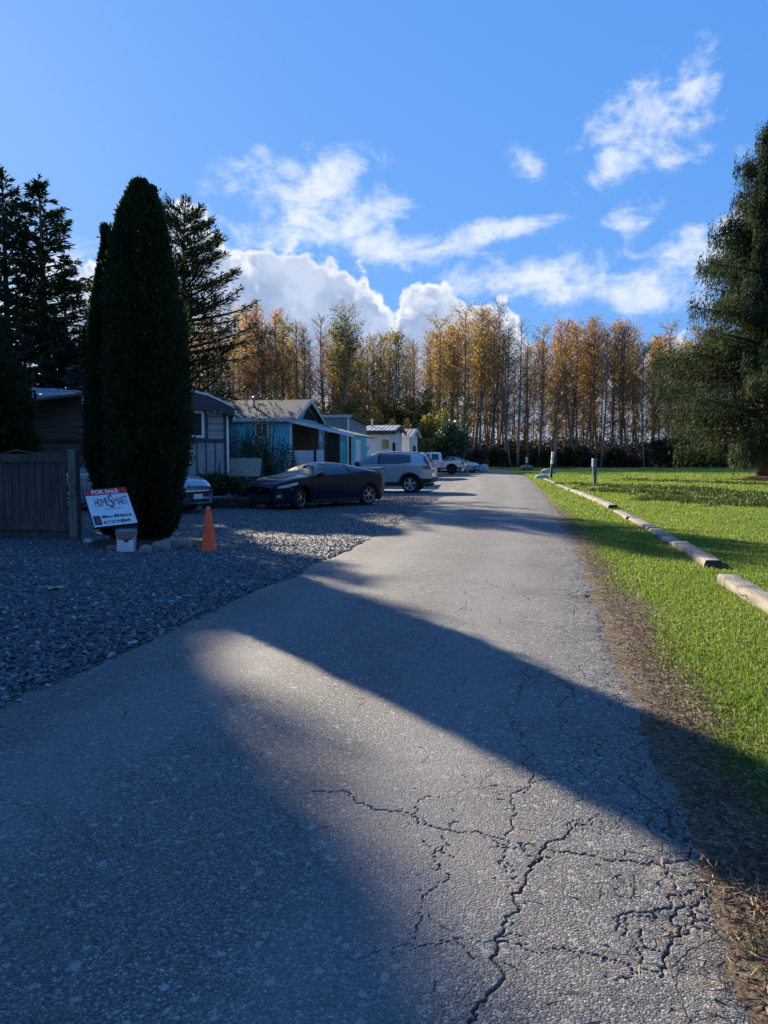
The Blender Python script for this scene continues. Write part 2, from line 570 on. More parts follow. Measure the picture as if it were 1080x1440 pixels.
su = nd(t, 'Attribute', attribute_name='across').outputs['Fac']
wob = math_(t, 'MULTIPLY', math_(t, 'SUBTRACT', pat0, .5), .25)
tw1 = smooth(t, math_(t, 'ABSOLUTE', math_(t, 'SUBTRACT', math_(t, 'ADD', su, wob), .27)), .13, .03)
tw2 = smooth(t, math_(t, 'ABSOLUTE', math_(t, 'SUBTRACT', math_(t, 'ADD', su, wob), .70)), .13, .03)
c = mix(t, math_(t, 'MULTIPLY', math_(t, 'MAXIMUM', tw1, tw2), .30), c, (.21, .205, .20))
c = mix(t, smooth(t, nm, .52, .78, 0, .45), c, (.20, .19, .175))
cr = nd(t, 'Attribute', attribute_name='crack').outputs['Fac']
we = nd(t, 'Attribute', attribute_name='wear').outputs['Fac']
# alligator cracking, strongest along the right edge
nw = nd(t, 'TexNoise', {'Vector': o, 'Scale': 3.2, 'Detail': 4.0}).outputs[1]
od = nd(t, 'VectorMath', {0: o, 1: nd(t, 'VectorMath', {0: nw, 3: .34}, operation='SCALE').outputs[0]}, operation='ADD').outputs[0]
va = nd(t, 'TexVoronoi', {'Vector': od, 'Scale': 4.6}, feature='DISTANCE_TO_EDGE').outputs[0]
vb = nd(t, 'TexVoronoi', {'Vector': od, 'Scale': 1.7}, feature='DISTANCE_TO_EDGE').outputs[0]
pat = nd(t, 'TexNoise', {'Vector': o, 'Scale': .9, 'Detail': 4.0, 'Roughness': .6}).outputs[0]
ma = math_(t, 'MULTIPLY', smooth(t, va, .016, .004), smooth(t, math_(t, 'ADD', math_(t, 'MULTIPLY', we, .75), math_(t, 'MULTIPLY', math_(t, 'SUBTRACT', pat, .5), 1.6)), .30, .55))
mb = math_(t, 'MULTIPLY', smooth(t, vb, .0075, .002), smooth(t, pat, .50, .62))
allc = math_(t, 'MAXIMUM', math_(t, 'MAXIMUM', ma, math_(t, 'MULTIPLY', mb, .7)), cr)
c = mix(t, allc, c, (.016, .015, .014))
hgt = math_(t, 'SUBTRACT', math_(t, 'SUBTRACT', math_(t, 'MULTIPLY', nm, .35), math_(t, 'MULTIPLY', vo.outputs['Distance'], .8)), math_(t, 'MULTIPLY', allc, 2.0))
hgt = math_(t, 'SUBTRACT', hgt, math_(t, 'MULTIPLY', vo2.outputs['Distance'], .35))
bn = nd(t, 'Bump', {'Strength': .75, 'Distance': .005, 'Height': hgt})
p = nd(t, 'BsdfPrincipled', {'Base Color': c, 'Roughness': .78, 'Normal': bn.outputs[0], 'Specular IOR Level': .35})
nd(t, 'OutputMaterial', {0: p.outputs[0]})
road = link('road', mk_mesh('road', V, F, m_asph, True, {'crack': np.concatenate([crack.ravel(), pad]), 'wear': np.concatenate([np.broadcast_to(wear, X.shape).ravel(), pad]), 'across': np.concatenate([np.broadcast_to(uu[None], X.shape).ravel(), pad])}))
tag(road, kind='structure')
# bend of the road in front of the wood
bend = []
A = [(9.95, 71.9), (10.2, 76), (8.6, 82), (3, 87), (-8, 90), (-24, 92)]
B = [(13.1, 71.9), (13.7, 77), (12.6, 84), (6, 91), (-7, 95), (-24, 97)]
V = [(x, y, .034) for x, y in A] + [(x, y, .034) for x, y in B]
V[0] = (left_x(71.9), 71.9, .034); V[6] = (right_x(71.9), 71.9, .034)
rb = MB().add(V, [(i, i + 6, i + 7, i + 1) for i in range(5)]).build('road', m_asph)
tag(rb, kind='structure')

# --- gravel lot on the left (sheet), slate near, finer grey beyond
m_grav, t = new_mat('gravel')
o = nd(t, 'TexCoord').outputs['Object']
vg = nd(t, 'TexVoronoi', {'Vector': o, 'Scale': 26.0}, feature='F1')
vh = nd(t, 'TexVoronoi', {'Vector': o, 'Scale': 60.0}, feature='F1')
sx = nd(t, 'SeparateXYZ', {0: vg.outputs['Color']})
sh = nd(t, 'SeparateXYZ', {0: vh.outputs['Color']})
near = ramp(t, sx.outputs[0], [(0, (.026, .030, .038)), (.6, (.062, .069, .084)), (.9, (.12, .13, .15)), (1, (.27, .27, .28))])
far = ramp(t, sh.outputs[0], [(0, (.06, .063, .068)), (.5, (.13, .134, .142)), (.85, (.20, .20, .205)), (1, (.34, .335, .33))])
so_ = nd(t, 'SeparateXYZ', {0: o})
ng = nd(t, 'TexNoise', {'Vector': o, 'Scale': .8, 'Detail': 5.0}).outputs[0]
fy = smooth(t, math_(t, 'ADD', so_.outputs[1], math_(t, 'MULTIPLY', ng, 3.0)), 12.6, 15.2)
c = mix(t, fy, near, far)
c = mix(t, smooth(t, ng, .5, .72, 0, .5), c, (.10, .095, .088))
nf = nd(t, 'TexNoise', {'Vector': o, 'Scale': 1.7, 'Detail': 6.0, 'Roughness': .7}).outputs[0]
weeds = math_(t, 'MULTIPLY', smooth(t, so_.outputs[1], 34.0, 46.0), smooth(t, nf, .47, .58))
c = mix(t, weeds, c, (.055, .09, .02))
bn = nd(t, 'Bump', {'Strength': .9, 'Distance': .022, 'Height': math_(t, 'SUBTRACT', math_(t, 'MULTIPLY', nf, .8), math_(t, 'ADD', vg.outputs['Distance'], math_(t, 'MULTIPLY', vh.outputs['Distance'], .5)))})
p = nd(t, 'BsdfPrincipled', {'Base Color': c, 'Roughness': .7, 'Normal': bn.outputs[0], 'Specular IOR Level': .35})
nd(t, 'OutputMaterial', {0: p.outputs[0]})
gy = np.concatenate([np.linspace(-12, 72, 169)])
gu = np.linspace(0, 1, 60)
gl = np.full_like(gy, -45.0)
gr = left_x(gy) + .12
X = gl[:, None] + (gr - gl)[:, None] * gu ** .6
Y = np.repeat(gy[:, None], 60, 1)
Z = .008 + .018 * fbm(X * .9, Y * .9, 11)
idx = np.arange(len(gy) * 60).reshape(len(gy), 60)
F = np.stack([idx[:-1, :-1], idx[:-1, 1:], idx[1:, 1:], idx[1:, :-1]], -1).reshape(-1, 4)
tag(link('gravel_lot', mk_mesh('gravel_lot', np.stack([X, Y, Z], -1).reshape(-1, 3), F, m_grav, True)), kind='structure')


def chips(n, ymin, ymax, size, seed, xmin=-9.0, spill=.16, lim=None):
    rg = np.random.default_rng(seed)
    pts = np.zeros((0, 2))
    while len(pts) < n:
        y = np.sqrt(rg.uniform(ymin ** 2, ymax ** 2, n))
        x = rg.uniform(xmin, 4.5, n)
        ok = (x > -.56 * y - .6) & (x < left_x(y) + spill - np.abs(rg.normal(0, .16, n)) + (fbm(y * 1.3, y * 0, 2) - .47) * .35)
        if lim is not None:
            ok &= lim(x, y, rg)
        pts = np.vstack([pts, np.stack([x, y], -1)[ok]])
    pts = pts[:n]
    sz = size * np.minimum(np.exp(rg.normal(0, .5, n)), 2.1)
    base = np.array([(x, y, z) for z in (-.5, .5) for y in (-.5, .5) for x in (-.5, .5)])
    L = base[None] * np.stack([sz * rg.uniform(.8, 1.5, n), sz * rg.uniform(.55, 1.0, n), sz * rg.uniform(.18, .5, n)], -1)[:, None, :]
    L = L * rg.uniform(.55, 1.25, (n, 8, 1))
    yaw = rg.uniform(0, 6.283, n); tl = rg.normal(0, .38, n); tm = rg.normal(0, .38, n)
    cx, sx = np.cos(tl), np.sin(tl); cy, sy = np.cos(tm), np.sin(tm); cz, sz_ = np.cos(yaw), np.sin(yaw)
    x, y, z = L[..., 0], L[..., 1], L[..., 2]
    y, z = y * cx[:, None] - z * sx[:, None], y * sx[:, None] + z * cx[:, None]
    x, z = x * cy[:, None] + z * sy[:, None], -x * sy[:, None] + z * cy[:, None]
    x, y = x * cz[:, None] - y * sz_[:, None], x * sz_[:, None] + y * cz[:, None]
    V = np.stack([x + pts[:, 0:1], y + pts[:, 1:2], z + .022 + sz[:, None] * .12 + rg.uniform(0, .012, (n, 1))], -1).reshape(-1, 3)
    f = np.array([(0, 2, 3, 1), (4, 5, 7, 6), (0, 1, 5, 4), (2, 6, 7, 3), (0, 4, 6, 2), (1, 3, 7, 5)])
    F = (f[None] + (np.arange(n) * 8)[:, None, None]).reshape(-1, 4)
    return V, F, np.repeat(rg.uniform(0, 1, n), 8)


def stone_mat(name, stops, rough=.5):
    m, t = new_mat(name)
    a = nd(t, 'Attribute', attribute_name='tone').outputs['Fac']
    o = nd(t, 'TexCoord').outputs['Object']
    n = nd(t, 'TexNoise', {'Vector': o, 'Scale': 90.0, 'Detail': 3.0}).outputs[0]
    c = mix(t, smooth(t, n, .35, .7, 0, .4), ramp(t, a, stops), (.12, .125, .13))
    p = nd(t, 'BsdfPrincipled', {'Base Color': c, 'Roughness': rough, 'Specular IOR Level': .5, 'Normal': nd(t, 'Bump', {'Strength': .4, 'Distance': .004, 'Height': n}).outputs[0]})
    nd(t, 'OutputMaterial', {0: p.outputs[0]})
    return m


m_slate = stone_mat('slate', [(0, (.035, .041, .052)), (.55, (.080, .090, .112)), (.88, (.150, .160, .180)), (.97, (.30, .30, .30)), (1, (.45, .43, .40))], .72)
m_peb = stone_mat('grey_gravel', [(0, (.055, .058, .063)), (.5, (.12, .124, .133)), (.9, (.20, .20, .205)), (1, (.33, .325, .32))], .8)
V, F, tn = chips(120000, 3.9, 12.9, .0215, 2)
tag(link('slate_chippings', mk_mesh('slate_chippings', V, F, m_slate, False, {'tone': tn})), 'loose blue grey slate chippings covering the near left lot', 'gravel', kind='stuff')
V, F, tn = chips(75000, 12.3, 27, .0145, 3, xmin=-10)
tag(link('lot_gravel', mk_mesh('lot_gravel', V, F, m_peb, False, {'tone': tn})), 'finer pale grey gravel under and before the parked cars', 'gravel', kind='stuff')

# --- bare dirt verge along the right edge of the road
m_dirt, t = new_mat('verge_dirt')
o = nd(t, 'TexCoord').outputs['Object']
na = nd(t, 'TexNoise', {'Vector': o, 'Scale': 2.2, 'Detail': 6.0, 'Roughness': .7}).outputs[0]
nb = nd(t, 'TexNoise', {'Vector': o, 'Scale': 45.0, 'Detail': 5.0, 'Roughness': .75}).outputs[0]
c = mix(t, smooth(t, na, .35, .62), (.075, .045, .028), (.125, .100, .078))
c = mix(t, smooth(t, nb, .40, .70), c, (.20, .16, .115))
c = mix(t, smooth(t, nb, .55, .30, 0, .7), c, (.030, .020, .014))
bn = nd(t, 'Bump', {'Strength': .9, 'Distance': .02, 'Height': math_(t, 'ADD', nb, na)})
p = nd(t, 'BsdfPrincipled', {'Base Color': c, 'Roughness': .9, 'Normal': bn.outputs[0], 'Specular IOR Level': .2})
nd(t, 'OutputMaterial', {0: p.outputs[0]})
vy = np.unique(np.concatenate([np.linspace(-6, 2, 9), np.linspace(2, 14, 240), np.linspace(14, 68, 110)]))
vu = np.linspace(0, 1, 26)
wid = .16 + .42 * fbm(vy * .8, vy * 0 + 3, 5) * np.clip(1.3 - vy / 22, .2, 1)
X = (right_x(vy) - .22)[:, None] + (wid + .35)[:, None] * vu
Y = np.repeat(vy[:, None], 26, 1)
Z = .004 + ground_z(X, Y) + .022 * np.sin(np.pi * vu)[None] * (0.4 + fbm(X * 5, Y * 5, 6))
idx = np.arange(len(vy) * 26).reshape(len(vy), 26)
F = np.stack([idx[:-1, :-1], idx[:-1, 1:], idx[1:, 1:], idx[1:, :-1]], -1).reshape(-1, 4)
tag(link('dirt_verge', mk_mesh('dirt_verge', np.stack([X, Y, Z], -1).reshape(-1, 3), F, m_dirt, True)), kind='structure')


# --- grass blades
def blades(pts, h, w, seed, zf=ground_z):
    rg = np.random.default_rng(seed)
    n = len(pts)
    yaw = rg.uniform(0, 6.283, n)
    lean = np.abs(rg.normal(.35, .25, n)); la = rg.uniform(0, 6.283, n)
    dx, dy = np.cos(yaw) * w / 2, np.sin(yaw) * w / 2
    lx, ly = np.cos(la) * lean * h, np.sin(la) * lean * h
    z0 = zf(pts[:, 0], pts[:, 1]) - .004
    x, y = pts[:, 0], pts[:, 1]
    V = np.stack([np.stack([x - dx, y - dy, z0], -1), np.stack([x + dx, y + dy, z0], -1),
                  np.stack([x - dx * .75 + lx * .35, y - dy * .75 + ly * .35, z0 + h * .6], -1), np.stack([x + dx * .75 + lx * .35, y + dy * .75 + ly * .35, z0 + h * .6], -1),
                  np.stack([x + lx, y + ly, z0 + h * np.clip(1.05 - lean * .4, .4, 1)], -1)], 1).reshape(-1, 3)
    b = (np.arange(n) * 5)[:, None]
    q = b + np.array([[0, 1, 3, 2]]); tr = b + np.array([[2, 3, 4]])
    return V, [q, tr], np.repeat(rg.uniform(0, 1, n), 5)


m_blade = leafmat('grass_blade', [(0, (.060, .115, .020)), (.45, (.125, .205, .038)), (.8, (.22, .295, .080)), (.93, (.31, .29, .13)), (1, (.36, .31, .18))], .45, (1.35, 1.3, .8), .5, 0)
rg = np.random.default_rng(21)
NB = 800000
y = 1.7 * (62 / 1.7) ** rg.uniform(0, 1, NB)
x0 = right_x(y)
x1 = np.minimum(.56 * y + 1.0, 40)
x = x0 + (x1 - x0) * rg.uniform(0, 1, NB) ** 1.0
d = x - x0
gm = d + (fbm(x * 2.2, y * 1.4, 41) - .47) * .60 + (fbm(x * 8, y * 6, 43, 2) - .36) * .42 - .10 * np.clip(1.5 - y / 16, .1, 1)
keep = (gm > 0) & (rg.uniform(0, 1, NB) < np.clip(gm / .30, .10, 1)) & (x1 > x0)
x, y = x[keep], y[keep]
hh = (.014 + .020 * fbm(x * 1.5, y * 1.5, 15)) * np.exp(rg.normal(0, .3, len(x))) * (1 + y / 22)
wv = (.0034 + .0009 * y) * rg.uniform(.7, 1.3, len(x))
V, F, tn = blades(np.stack([x, y], -1), hh, np.minimum(wv, .05), 5)
tag(link('verge_grass', mk_mesh('verge_grass', V, F, m_blade, False, {'tone': tn * .8 + .2 * np.repeat(fbm(x * .7, y * .7, 4), 5)})), 'short sunlit mown grass on the right of the road', 'grass', kind='stuff')

# raked rows of cut grass lying in the field
m_clip = leafmat('cut_grass', [(0, (.030, .055, .012)), (.6, (.060, .10, .020)), (1, (.12, .15, .04))], .25, (1.3, 1.2, .6), .6, 0)
cp = []
rows = [((800, 682), (1085, 697), 2.2, 300), ((880, 676), (1085, 684), 1.6, 240), ((930, 702), (1085, 712), 1.8, 260), ((830, 690), (960, 696), 1.5, 120), ((960, 688), (1085, 706), 2.0, 180)]
for (a, b, wd_, n) in rows:
    ga, gb = G(*a), G(*b)
    for _ in range(n):
        q = ga + (gb - ga) * rg.uniform()
        cp.append((q[0] + rg.normal(0, .5), q[1] + rg.normal(0, wd_ * .55), rg.uniform(.10, .30)))
bp, bh = [], []
for (cx, cy, r) in cp:
    n = 60
    a = rg.uniform(0, 6.283, n); rr = r * np.sqrt(rg.uniform(0, 1, n)) * 1.6
    bp.append(np.stack([cx + rr * np.cos(a), cy + rr * np.sin(a)], -1))
    bh.append(np.clip(r * 1.0 * (1.1 - rr / (1.7 * r)) * rg.uniform(.5, 1.1, n), .03, 1))
bp = np.vstack(bp); bh = np.concatenate(bh)
V, F, tn = blades(bp, bh, np.full(len(bp), .055), 6)
tag(link('cut_grass_rows', mk_mesh('cut_grass_rows', V, F, m_clip, False, {'tone': tn})), 'raked rows of dark cut grass lying across the field', 'grass', kind='stuff')

# needles, bits of bark and twigs along the verge
rg = np.random.default_rng(31)
n = 15000
y = 1.8 * (22 / 1.8) ** rg.uniform(0, 1, n)
off = rg.normal(.16, .15, n)
far_in = rg.uniform(0, 1, n) < .03
off = np.where(far_in, -rg.uniform(0, 2.6, n), off)
x = right_x(y) + off
ln = rg.uniform(.012, .05, n); w = rg.uniform(.0008, .0022, n); a = rg.uniform(0, 6.283, n)
zb = np.where(off < 0, .066, .030) + rg.uniform(0, .012, n)
ca, sa = np.cos(a), np.sin(a)
V = np.stack([np.stack([x - sa * w, y + ca * w, zb], -1), np.stack([x + sa * w, y - ca * w, zb], -1),
              np.stack([x + ca * ln + sa * w, y + sa * ln - ca * w, zb + rg.uniform(-.004, .012, n)], -1), np.stack([x + ca * ln - sa * w, y + sa * ln + ca * w, zb + .004], -1)], 1).reshape(-1, 3)
F = (np.arange(n) * 4)[:, None] + np.array([[0, 1, 2, 3]])
m_need = leafmat('dry_needles', [(0, (.06, .032, .018)), (.6, (.16, .085, .042)), (1, (.34, .25, .15))], .15, (1, 1, 1), .7, 0)
tag(link('fallen_needles', mk_mesh('fallen_needles', V, F, m_need, False, {'tone': np.repeat(rg.uniform(0, 1, n), 4)})), 'brown fallen needles and twigs scattered along the road edge', 'needles', kind='stuff')
# ================================================================== TREES AND PLANTS
def unit(a):
    return a / (np.linalg.norm(a, axis=-1, keepdims=True) + 1e-9)


def kites(C, D, N, L, Wd):
    D = unit(D)
    Sd = unit(np.cross(D, N))
    L = np.asarray(L)[:, None]; Wd = np.asarray(Wd)[:, None]
    V = np.stack([C, C + D * L * .45 + Sd * Wd / 2, C + D * L, C + D * L * .45 - Sd * Wd / 2], 1).reshape(-1, 3)
    F = (np.arange(len(C)) * 4)[:, None] + np.array([[0, 1, 2, 3]])
    return V, F


def rdir(rg, n):
    return unit(rg.normal(0, 1, (n, 3)))


m_bark = noisy('bark_grey', (.13, .115, .10), (.26, .24, .21), 5, .9, .6, 30, (1, 1, .25), dist=.02)
m_bark_d = noisy('bark_brown', (.055, .040, .030), (.13, .095, .07), 6, .9, .8, 24, (1, 1, .22), dist=.03)
m_bark_r = noisy('bark_red', (.10, .065, .048), (.19, .13, .095), 6, .9, .8, 20, (1, 1, .15), dist=.03)


def mesh_pair(tag_, wood, leaves, mw, ml):
    wm_ = wood.mesh('trunk', mw, True)
    V, F, tn = leaves
    lm = mk_mesh('crown', V, F, ml, False, {'tone': tn})
    return wm_, lm


def put_tree(name, label, cat, loc, pair, scale=1.0, rotz=0.0, group=None, sxy=None):
    r = thing(name, label, cat, loc, rotz, group)
    r.scale = (sxy or scale, sxy or scale, scale)
    link('trunk', pair[0], r)
    link('crown', pair[1], r)
    return r


# ---- slim autumn trees of the wood (base height 20 m)
def slim_tree(seed, nleaf, cb, rad, tone, bare=0.0, lsz=.21):
    rg = np.random.default_rng(seed)
    H = 20.0
    w = MB()
    bend = rg.normal(0, .45, 2)
    zz = np.linspace(0, H, 9)
    cx = bend[0] * np.sin(zz / H * 2.4); cy = bend[1] * np.sin(zz / H * 2.1)
    w.tube([(cx[i], cy[i], zz[i]) for i in range(9)], list(.135 * (1 - zz / H) ** .75 + .016), 7)
    C, D, T = [], [], []
    nb = 92
    for b in range(nb):
        z = H * (cb + (1 - cb) * (b + rg.uniform()) / nb) * .985
        if rg.uniform() < .16:
            z = rg.uniform(H * .25, H * cb)
        rel = np.clip((z / H - cb) / (1 - cb), 0, 1)
        ln = rad * (1.06 - .66 * rel ** 2.0) * (.35 + .65 * min(1, rel / .22 + .3)) * rg.uniform(.55, 1.2)
        a = rg.uniform(0, 6.283); el_ = R(rg.uniform(24, 62))
        bx, by = np.interp(z, zz, cx), np.interp(z, zz, cy)
        d = np.array([math.cos(a) * math.cos(el_), math.sin(a) * math.cos(el_), math.sin(el_)])
        p0 = np.array([bx, by, z]); p1 = p0 + d * ln * .55; p2 = p1 + unit(d + np.array([0, 0, .35])) * ln * .6
        w.tube([p0, p1, p2], [.034, .02, .007], 4, False)
        k = int(nleaf / nb * (ln / rad + .35) * rg.uniform(.3, 1.5))
        t_ = rg.uniform(.25, 1.05, k)
        base = np.where((t_ < .5)[:, None], p0 + (p1 - p0) * (t_ * 2)[:, None], p1 + (p2 - p1) * ((t_ - .5) * 2)[:, None])
        C.append(base + rg.normal(0, .26, (k, 3)) * np.array([1, 1, .8]))
        tw = int(4 + 1.6 * ln)
        for q in range(tw):
            tt = rg.uniform(.3, .95)
            s0 = p0 + (p1 - p0) * tt * 2 if tt < .5 else p1 + (p2 - p1) * (tt - .5) * 2
            s1 = s0 + unit(d + rg.normal(0, .55, 3)) * rg.uniform(.4, .9)
            w.tube([s0, s1], [.009, .003], 3, False)
        T.append(np.clip(tone + rg.normal(0, .10) + rg.normal(0, .13, k), 0, 1))
    C = np.vstack(C); T = np.concatenate(T)
    n = len(C)
    V, F = kites(C, rdir(rg, n) - np.array([0, 0, .5]), rdir(rg, n), lsz * rg.uniform(.6, 1.2, n), lsz * .72 * rg.uniform(.6, 1.2, n))
    return w, (V, F, np.repeat(T, 4))


m_autumn = leafmat('autumn_leaves', [(0, (.055, .085, .022)), (.18, (.10, .11, .025)), (.35, (.28, .21, .07)), (.55, (.33, .22, .085)), (.75, (.33, .185, .08)), (.9, (.23, .15, .09)), (1, (.16, .11, .075))], .58, (1.35, 1.2, .9), .6, .25)
SLIM = {}
for kind, tone, nl, n, rad in (('rust', .66, 2800, 3, 2.6), ('gold', .48, 2800, 3, 2.8), ('olive', .24, 3200, 2, 3.0), ('green', .08, 4600, 2, 3.2), ('brown', .82, 1800, 3, 2.5), ('bare', .78, 600, 3, 2.3)):
    SLIM[kind] = [mesh_pair(kind, *slim_tree(100 + 7 * i + len(kind) * 31, nl, random.uniform(.36, .54), rad, tone), m_bark, m_autumn) for i in range(n)]
DESC = {'rust': 'rusty orange', 'gold': 'golden yellow', 'olive': 'olive and yellow', 'green': 'still green', 'brown': 'thin brown', 'bare': 'nearly bare grey'}
TOPS = [(-700, 430), (-300, 440), (0, 470), (300, 440), (335, 430), (370, 428), (400, 452), (422, 446), (450, 470), (480, 444), (510, 470), (548, 458), (580, 478), (605, 450), (630, 446), (660, 430), (690, 430), (715, 466), (740, 470),
        (770, 440), (800, 452), (822, 446), (850, 450), (870, 450), (900, 462), (930, 462), (1000, 460), (1200, 440), (1700, 440)]
HUE = [(-700, 'gold'), (330, 'gold'), (350, 'rust'), (372, 'rust'), (400, 'olive'), (420, 'rust'), (447, 'bare'), (480, 'green'), (512, 'bare'), (545, 'olive'), (580, 'bare'), (610, 'gold'), (628, 'gold'),
       (665, 'gold'), (690, 'gold'), (722, 'bare'), (766, 'rust'), (792, 'gold'), (815, 'gold'), (842, 'brown'), (868, 'rust'), (905, 'gold'), (935, 'gold'), (965, 'olive')]
ZONES = [(-1e9, 150, 'seen past the twin columnar evergreens'), (150, 330, 'standing behind the dark pine'), (330, 392, 'rising just right of the dark pine'), (392, 446, 'rising above the gabled turquoise home'),
         (446, 502, 'rising above the grey flat fronted home'), (502, 556, 'rising above the white metal roofed home'), (556, 600, 'rising above the furthest pale home'), (600, 662, 'rising behind the white pickup'),
         (662, 722, 'standing where the road ends'), (722, 758, 'standing behind the short white topped post'), (758, 806, 'standing behind the leaning post'), (806, 862, 'standing behind the upright grey post'),
         (862, 925, 'beyond the lawn left of the cedar'), (925, 1e9, 'seen beside or through the big cedar')]
rg = np.random.default_rng(77)
FT = []
px = 150.0
while px < 1010:                       # front row
    hue = min(HUE, key=lambda h: abs(h[0] - px))[1]
    if rg.uniform() < .2:
        hue = ['brown', 'bare', 'gold', 'rust'][rg.integers(4)]
    FT.append((px, 98 + rg.uniform(0, 5), hue, 1.0, 'front'))
    px += rg.uniform(9, 15) if px > 330 else rg.uniform(22, 34)
FT += [(481, 96.5, 'green', 1.03, 'front'), (552, 96.5, 'olive', .99, 'front'), (905, 97, 'olive', .95, 'front')]
px = 160.0
while px < 1040:                      # deeper rows
    for dep in (106, 114, 122):
        hue = min(HUE, key=lambda h: abs(h[0] - px))[1]
        if rg.uniform() < .65:
            hue = ['brown', 'bare', 'bare', 'gold', 'brown', 'rust'][rg.integers(6)]
        FT.append((px + rg.uniform(-8, 8), dep + rg.uniform(-2, 4), hue, rg.uniform(.84, .98), 'deep'))
    px += rg.uniform(19, 28)
zone_of = lambda q: next(z for z in ZONES if z[0] <= q < z[1])
cnt = {}
FT.sort(key=lambda f: f[0])
ORD = ['first', 'second', 'third', 'fourth', 'fifth', 'sixth', 'seventh', 'eighth', 'ninth', 'tenth', 'eleventh', 'twelfth']
for (px, Yd, hue, hs_, row) in FT:
    yt = np.interp(px, [a for a, _ in TOPS], [b for _, b in TOPS])
    Hh = ((641 - yt) / FPX * Yd + 1.5) * hs_ * (1 + rg.normal(0, .055)) * (.945 if row == 'front' else .93)
    pair = SLIM[hue][rg.integers(len(SLIM[hue]))]
    x = (px - 540) / FPX * Yd
    zn = zone_of(px)[2]
    if row == 'front':
        k = (hue, zn); cnt[k] = cnt.get(k, 0) + 1
        lb = f"{DESC[hue]} slim tree in the front row, {zn}"
        if cnt[k] > 1:
            lb = f"{DESC[hue]} front row tree, {ORD[cnt[k] - 1]} from left, {zn}"
    else:
        k = ('deep', hue, zn); cnt[k] = cnt.get(k, 0) + 1
        lb = f"{DESC[hue]} tree deep in the wood, {zn}"
        if cnt[k] > 1:
            lb = f"{DESC[hue]} deep tree, {ORD[cnt[k] - 1]} from left, {zn}"
    put_tree('slim_tree', lb, 'tree', (x, Yd, -.05), pair, Hh / 20.0, rg.uniform(0, 6.28), 'slim autumn trees of the wood', sxy=Hh / 20.0 * rg.uniform(1.0, 1.35))

# ---- undergrowth below the wood
m_brush = leafmat('brush_leaves', [(0, (.030, .030, .018)), (.5, (.070, .060, .032)), (.8, (.115, .085, .045)), (1, (.18, .13, .065))], .35, (1.2, 1.1, .8), .7, 0)
n = 130000
x = rg.uniform(-62, 75, n); yb = 101 + np.abs(rg.normal(0, 8, n))
top_ = 1.1 + 1.9 * fbm(x * .13, yb * .13, 51) + 5.5 * np.clip(fbm(x * .22, yb * .3, 53) - .42, 0, 1) + np.clip((yb - 105) * .22, 0, 4.2)
z = top_ * rg.uniform(0, 1, n) ** .8
C = np.stack([x, yb - (z < 1.2) * rg.uniform(0, 1.5, n), z], -1)
V, F = kites(C, rdir(rg, n) + np.array([0, 0, .5]), rdir(rg, n), rg.uniform(.25, .55, n), rg.uniform(.16, .32, n))
tn = np.clip(.45 * fbm(x * .3, yb * .2, 61) + rg.uniform(0, .55, n), 0, 1)
tag(link('undergrowth', mk_mesh('undergrowth', V, F, m_brush, False, {'tone': np.repeat(tn, 4)})), 'dark tangled brush filling the floor of the wood', 'undergrowth', kind='stuff')


# ---- thin saplings filling the depth of the wood
w = MB()
n = 760
sx_ = rg.uniform(-62, 78, n); sy_ = rg.uniform(106, 132, n); sh_ = rg.uniform(5, 12.5, n)
C = []
for a, b, h in zip(sx_, sy_, sh_):
    tx, ty = rg.normal(0, .35, 2)
    w.tube([(a, b, 0), (a + tx, b + ty, h)], [.05, .012], 3, False)
    for _ in range(5):
        q = rg.uniform(.25, .95)
        w.tube([(a + tx * q, b + ty * q, h * q), (a + tx * q + rg.normal(0, .7), b + ty * q + rg.normal(0, .7), h * q + rg.uniform(.4, 1.5))], [.018, .006], 3, False)
    k = int(h * 11)
    C.append(np.stack([a + rg.normal(0, .75, k), b + rg.normal(0, .75, k), rg.uniform(.1, 1, k) ** .8 * h], -1))
C = np.vstack(C); n = len(C)
V, F = kites(C, rdir(rg, n), rdir(rg, n), rg.uniform(.16, .34, n), rg.uniform(.1, .22, n))
m_sap = leafmat('sapling_leaves', [(0, (.035, .040, .016)), (.4, (.085, .065, .026)), (.75, (.15, .085, .035)), (1, (.22, .13, .045))], .4, (1.4, 1.2, .8), .6, 0)
st = link('sapling_thicket', mk_mesh('sapling_thicket', V, F, m_sap, False, {'tone': np.repeat(np.clip(fbm(C[:, 0] * .12, C[:, 1] * .1, 71) * .7 + rg.uniform(0, .5, n), 0, 1), 4)}))
tag(st, 'thin brown saplings and twigs filling the depth of the wood', 'thicket', kind='stuff')
wo = w.build('sapling_stems', m_bark, st)
wo['kind'] = 'stuff'


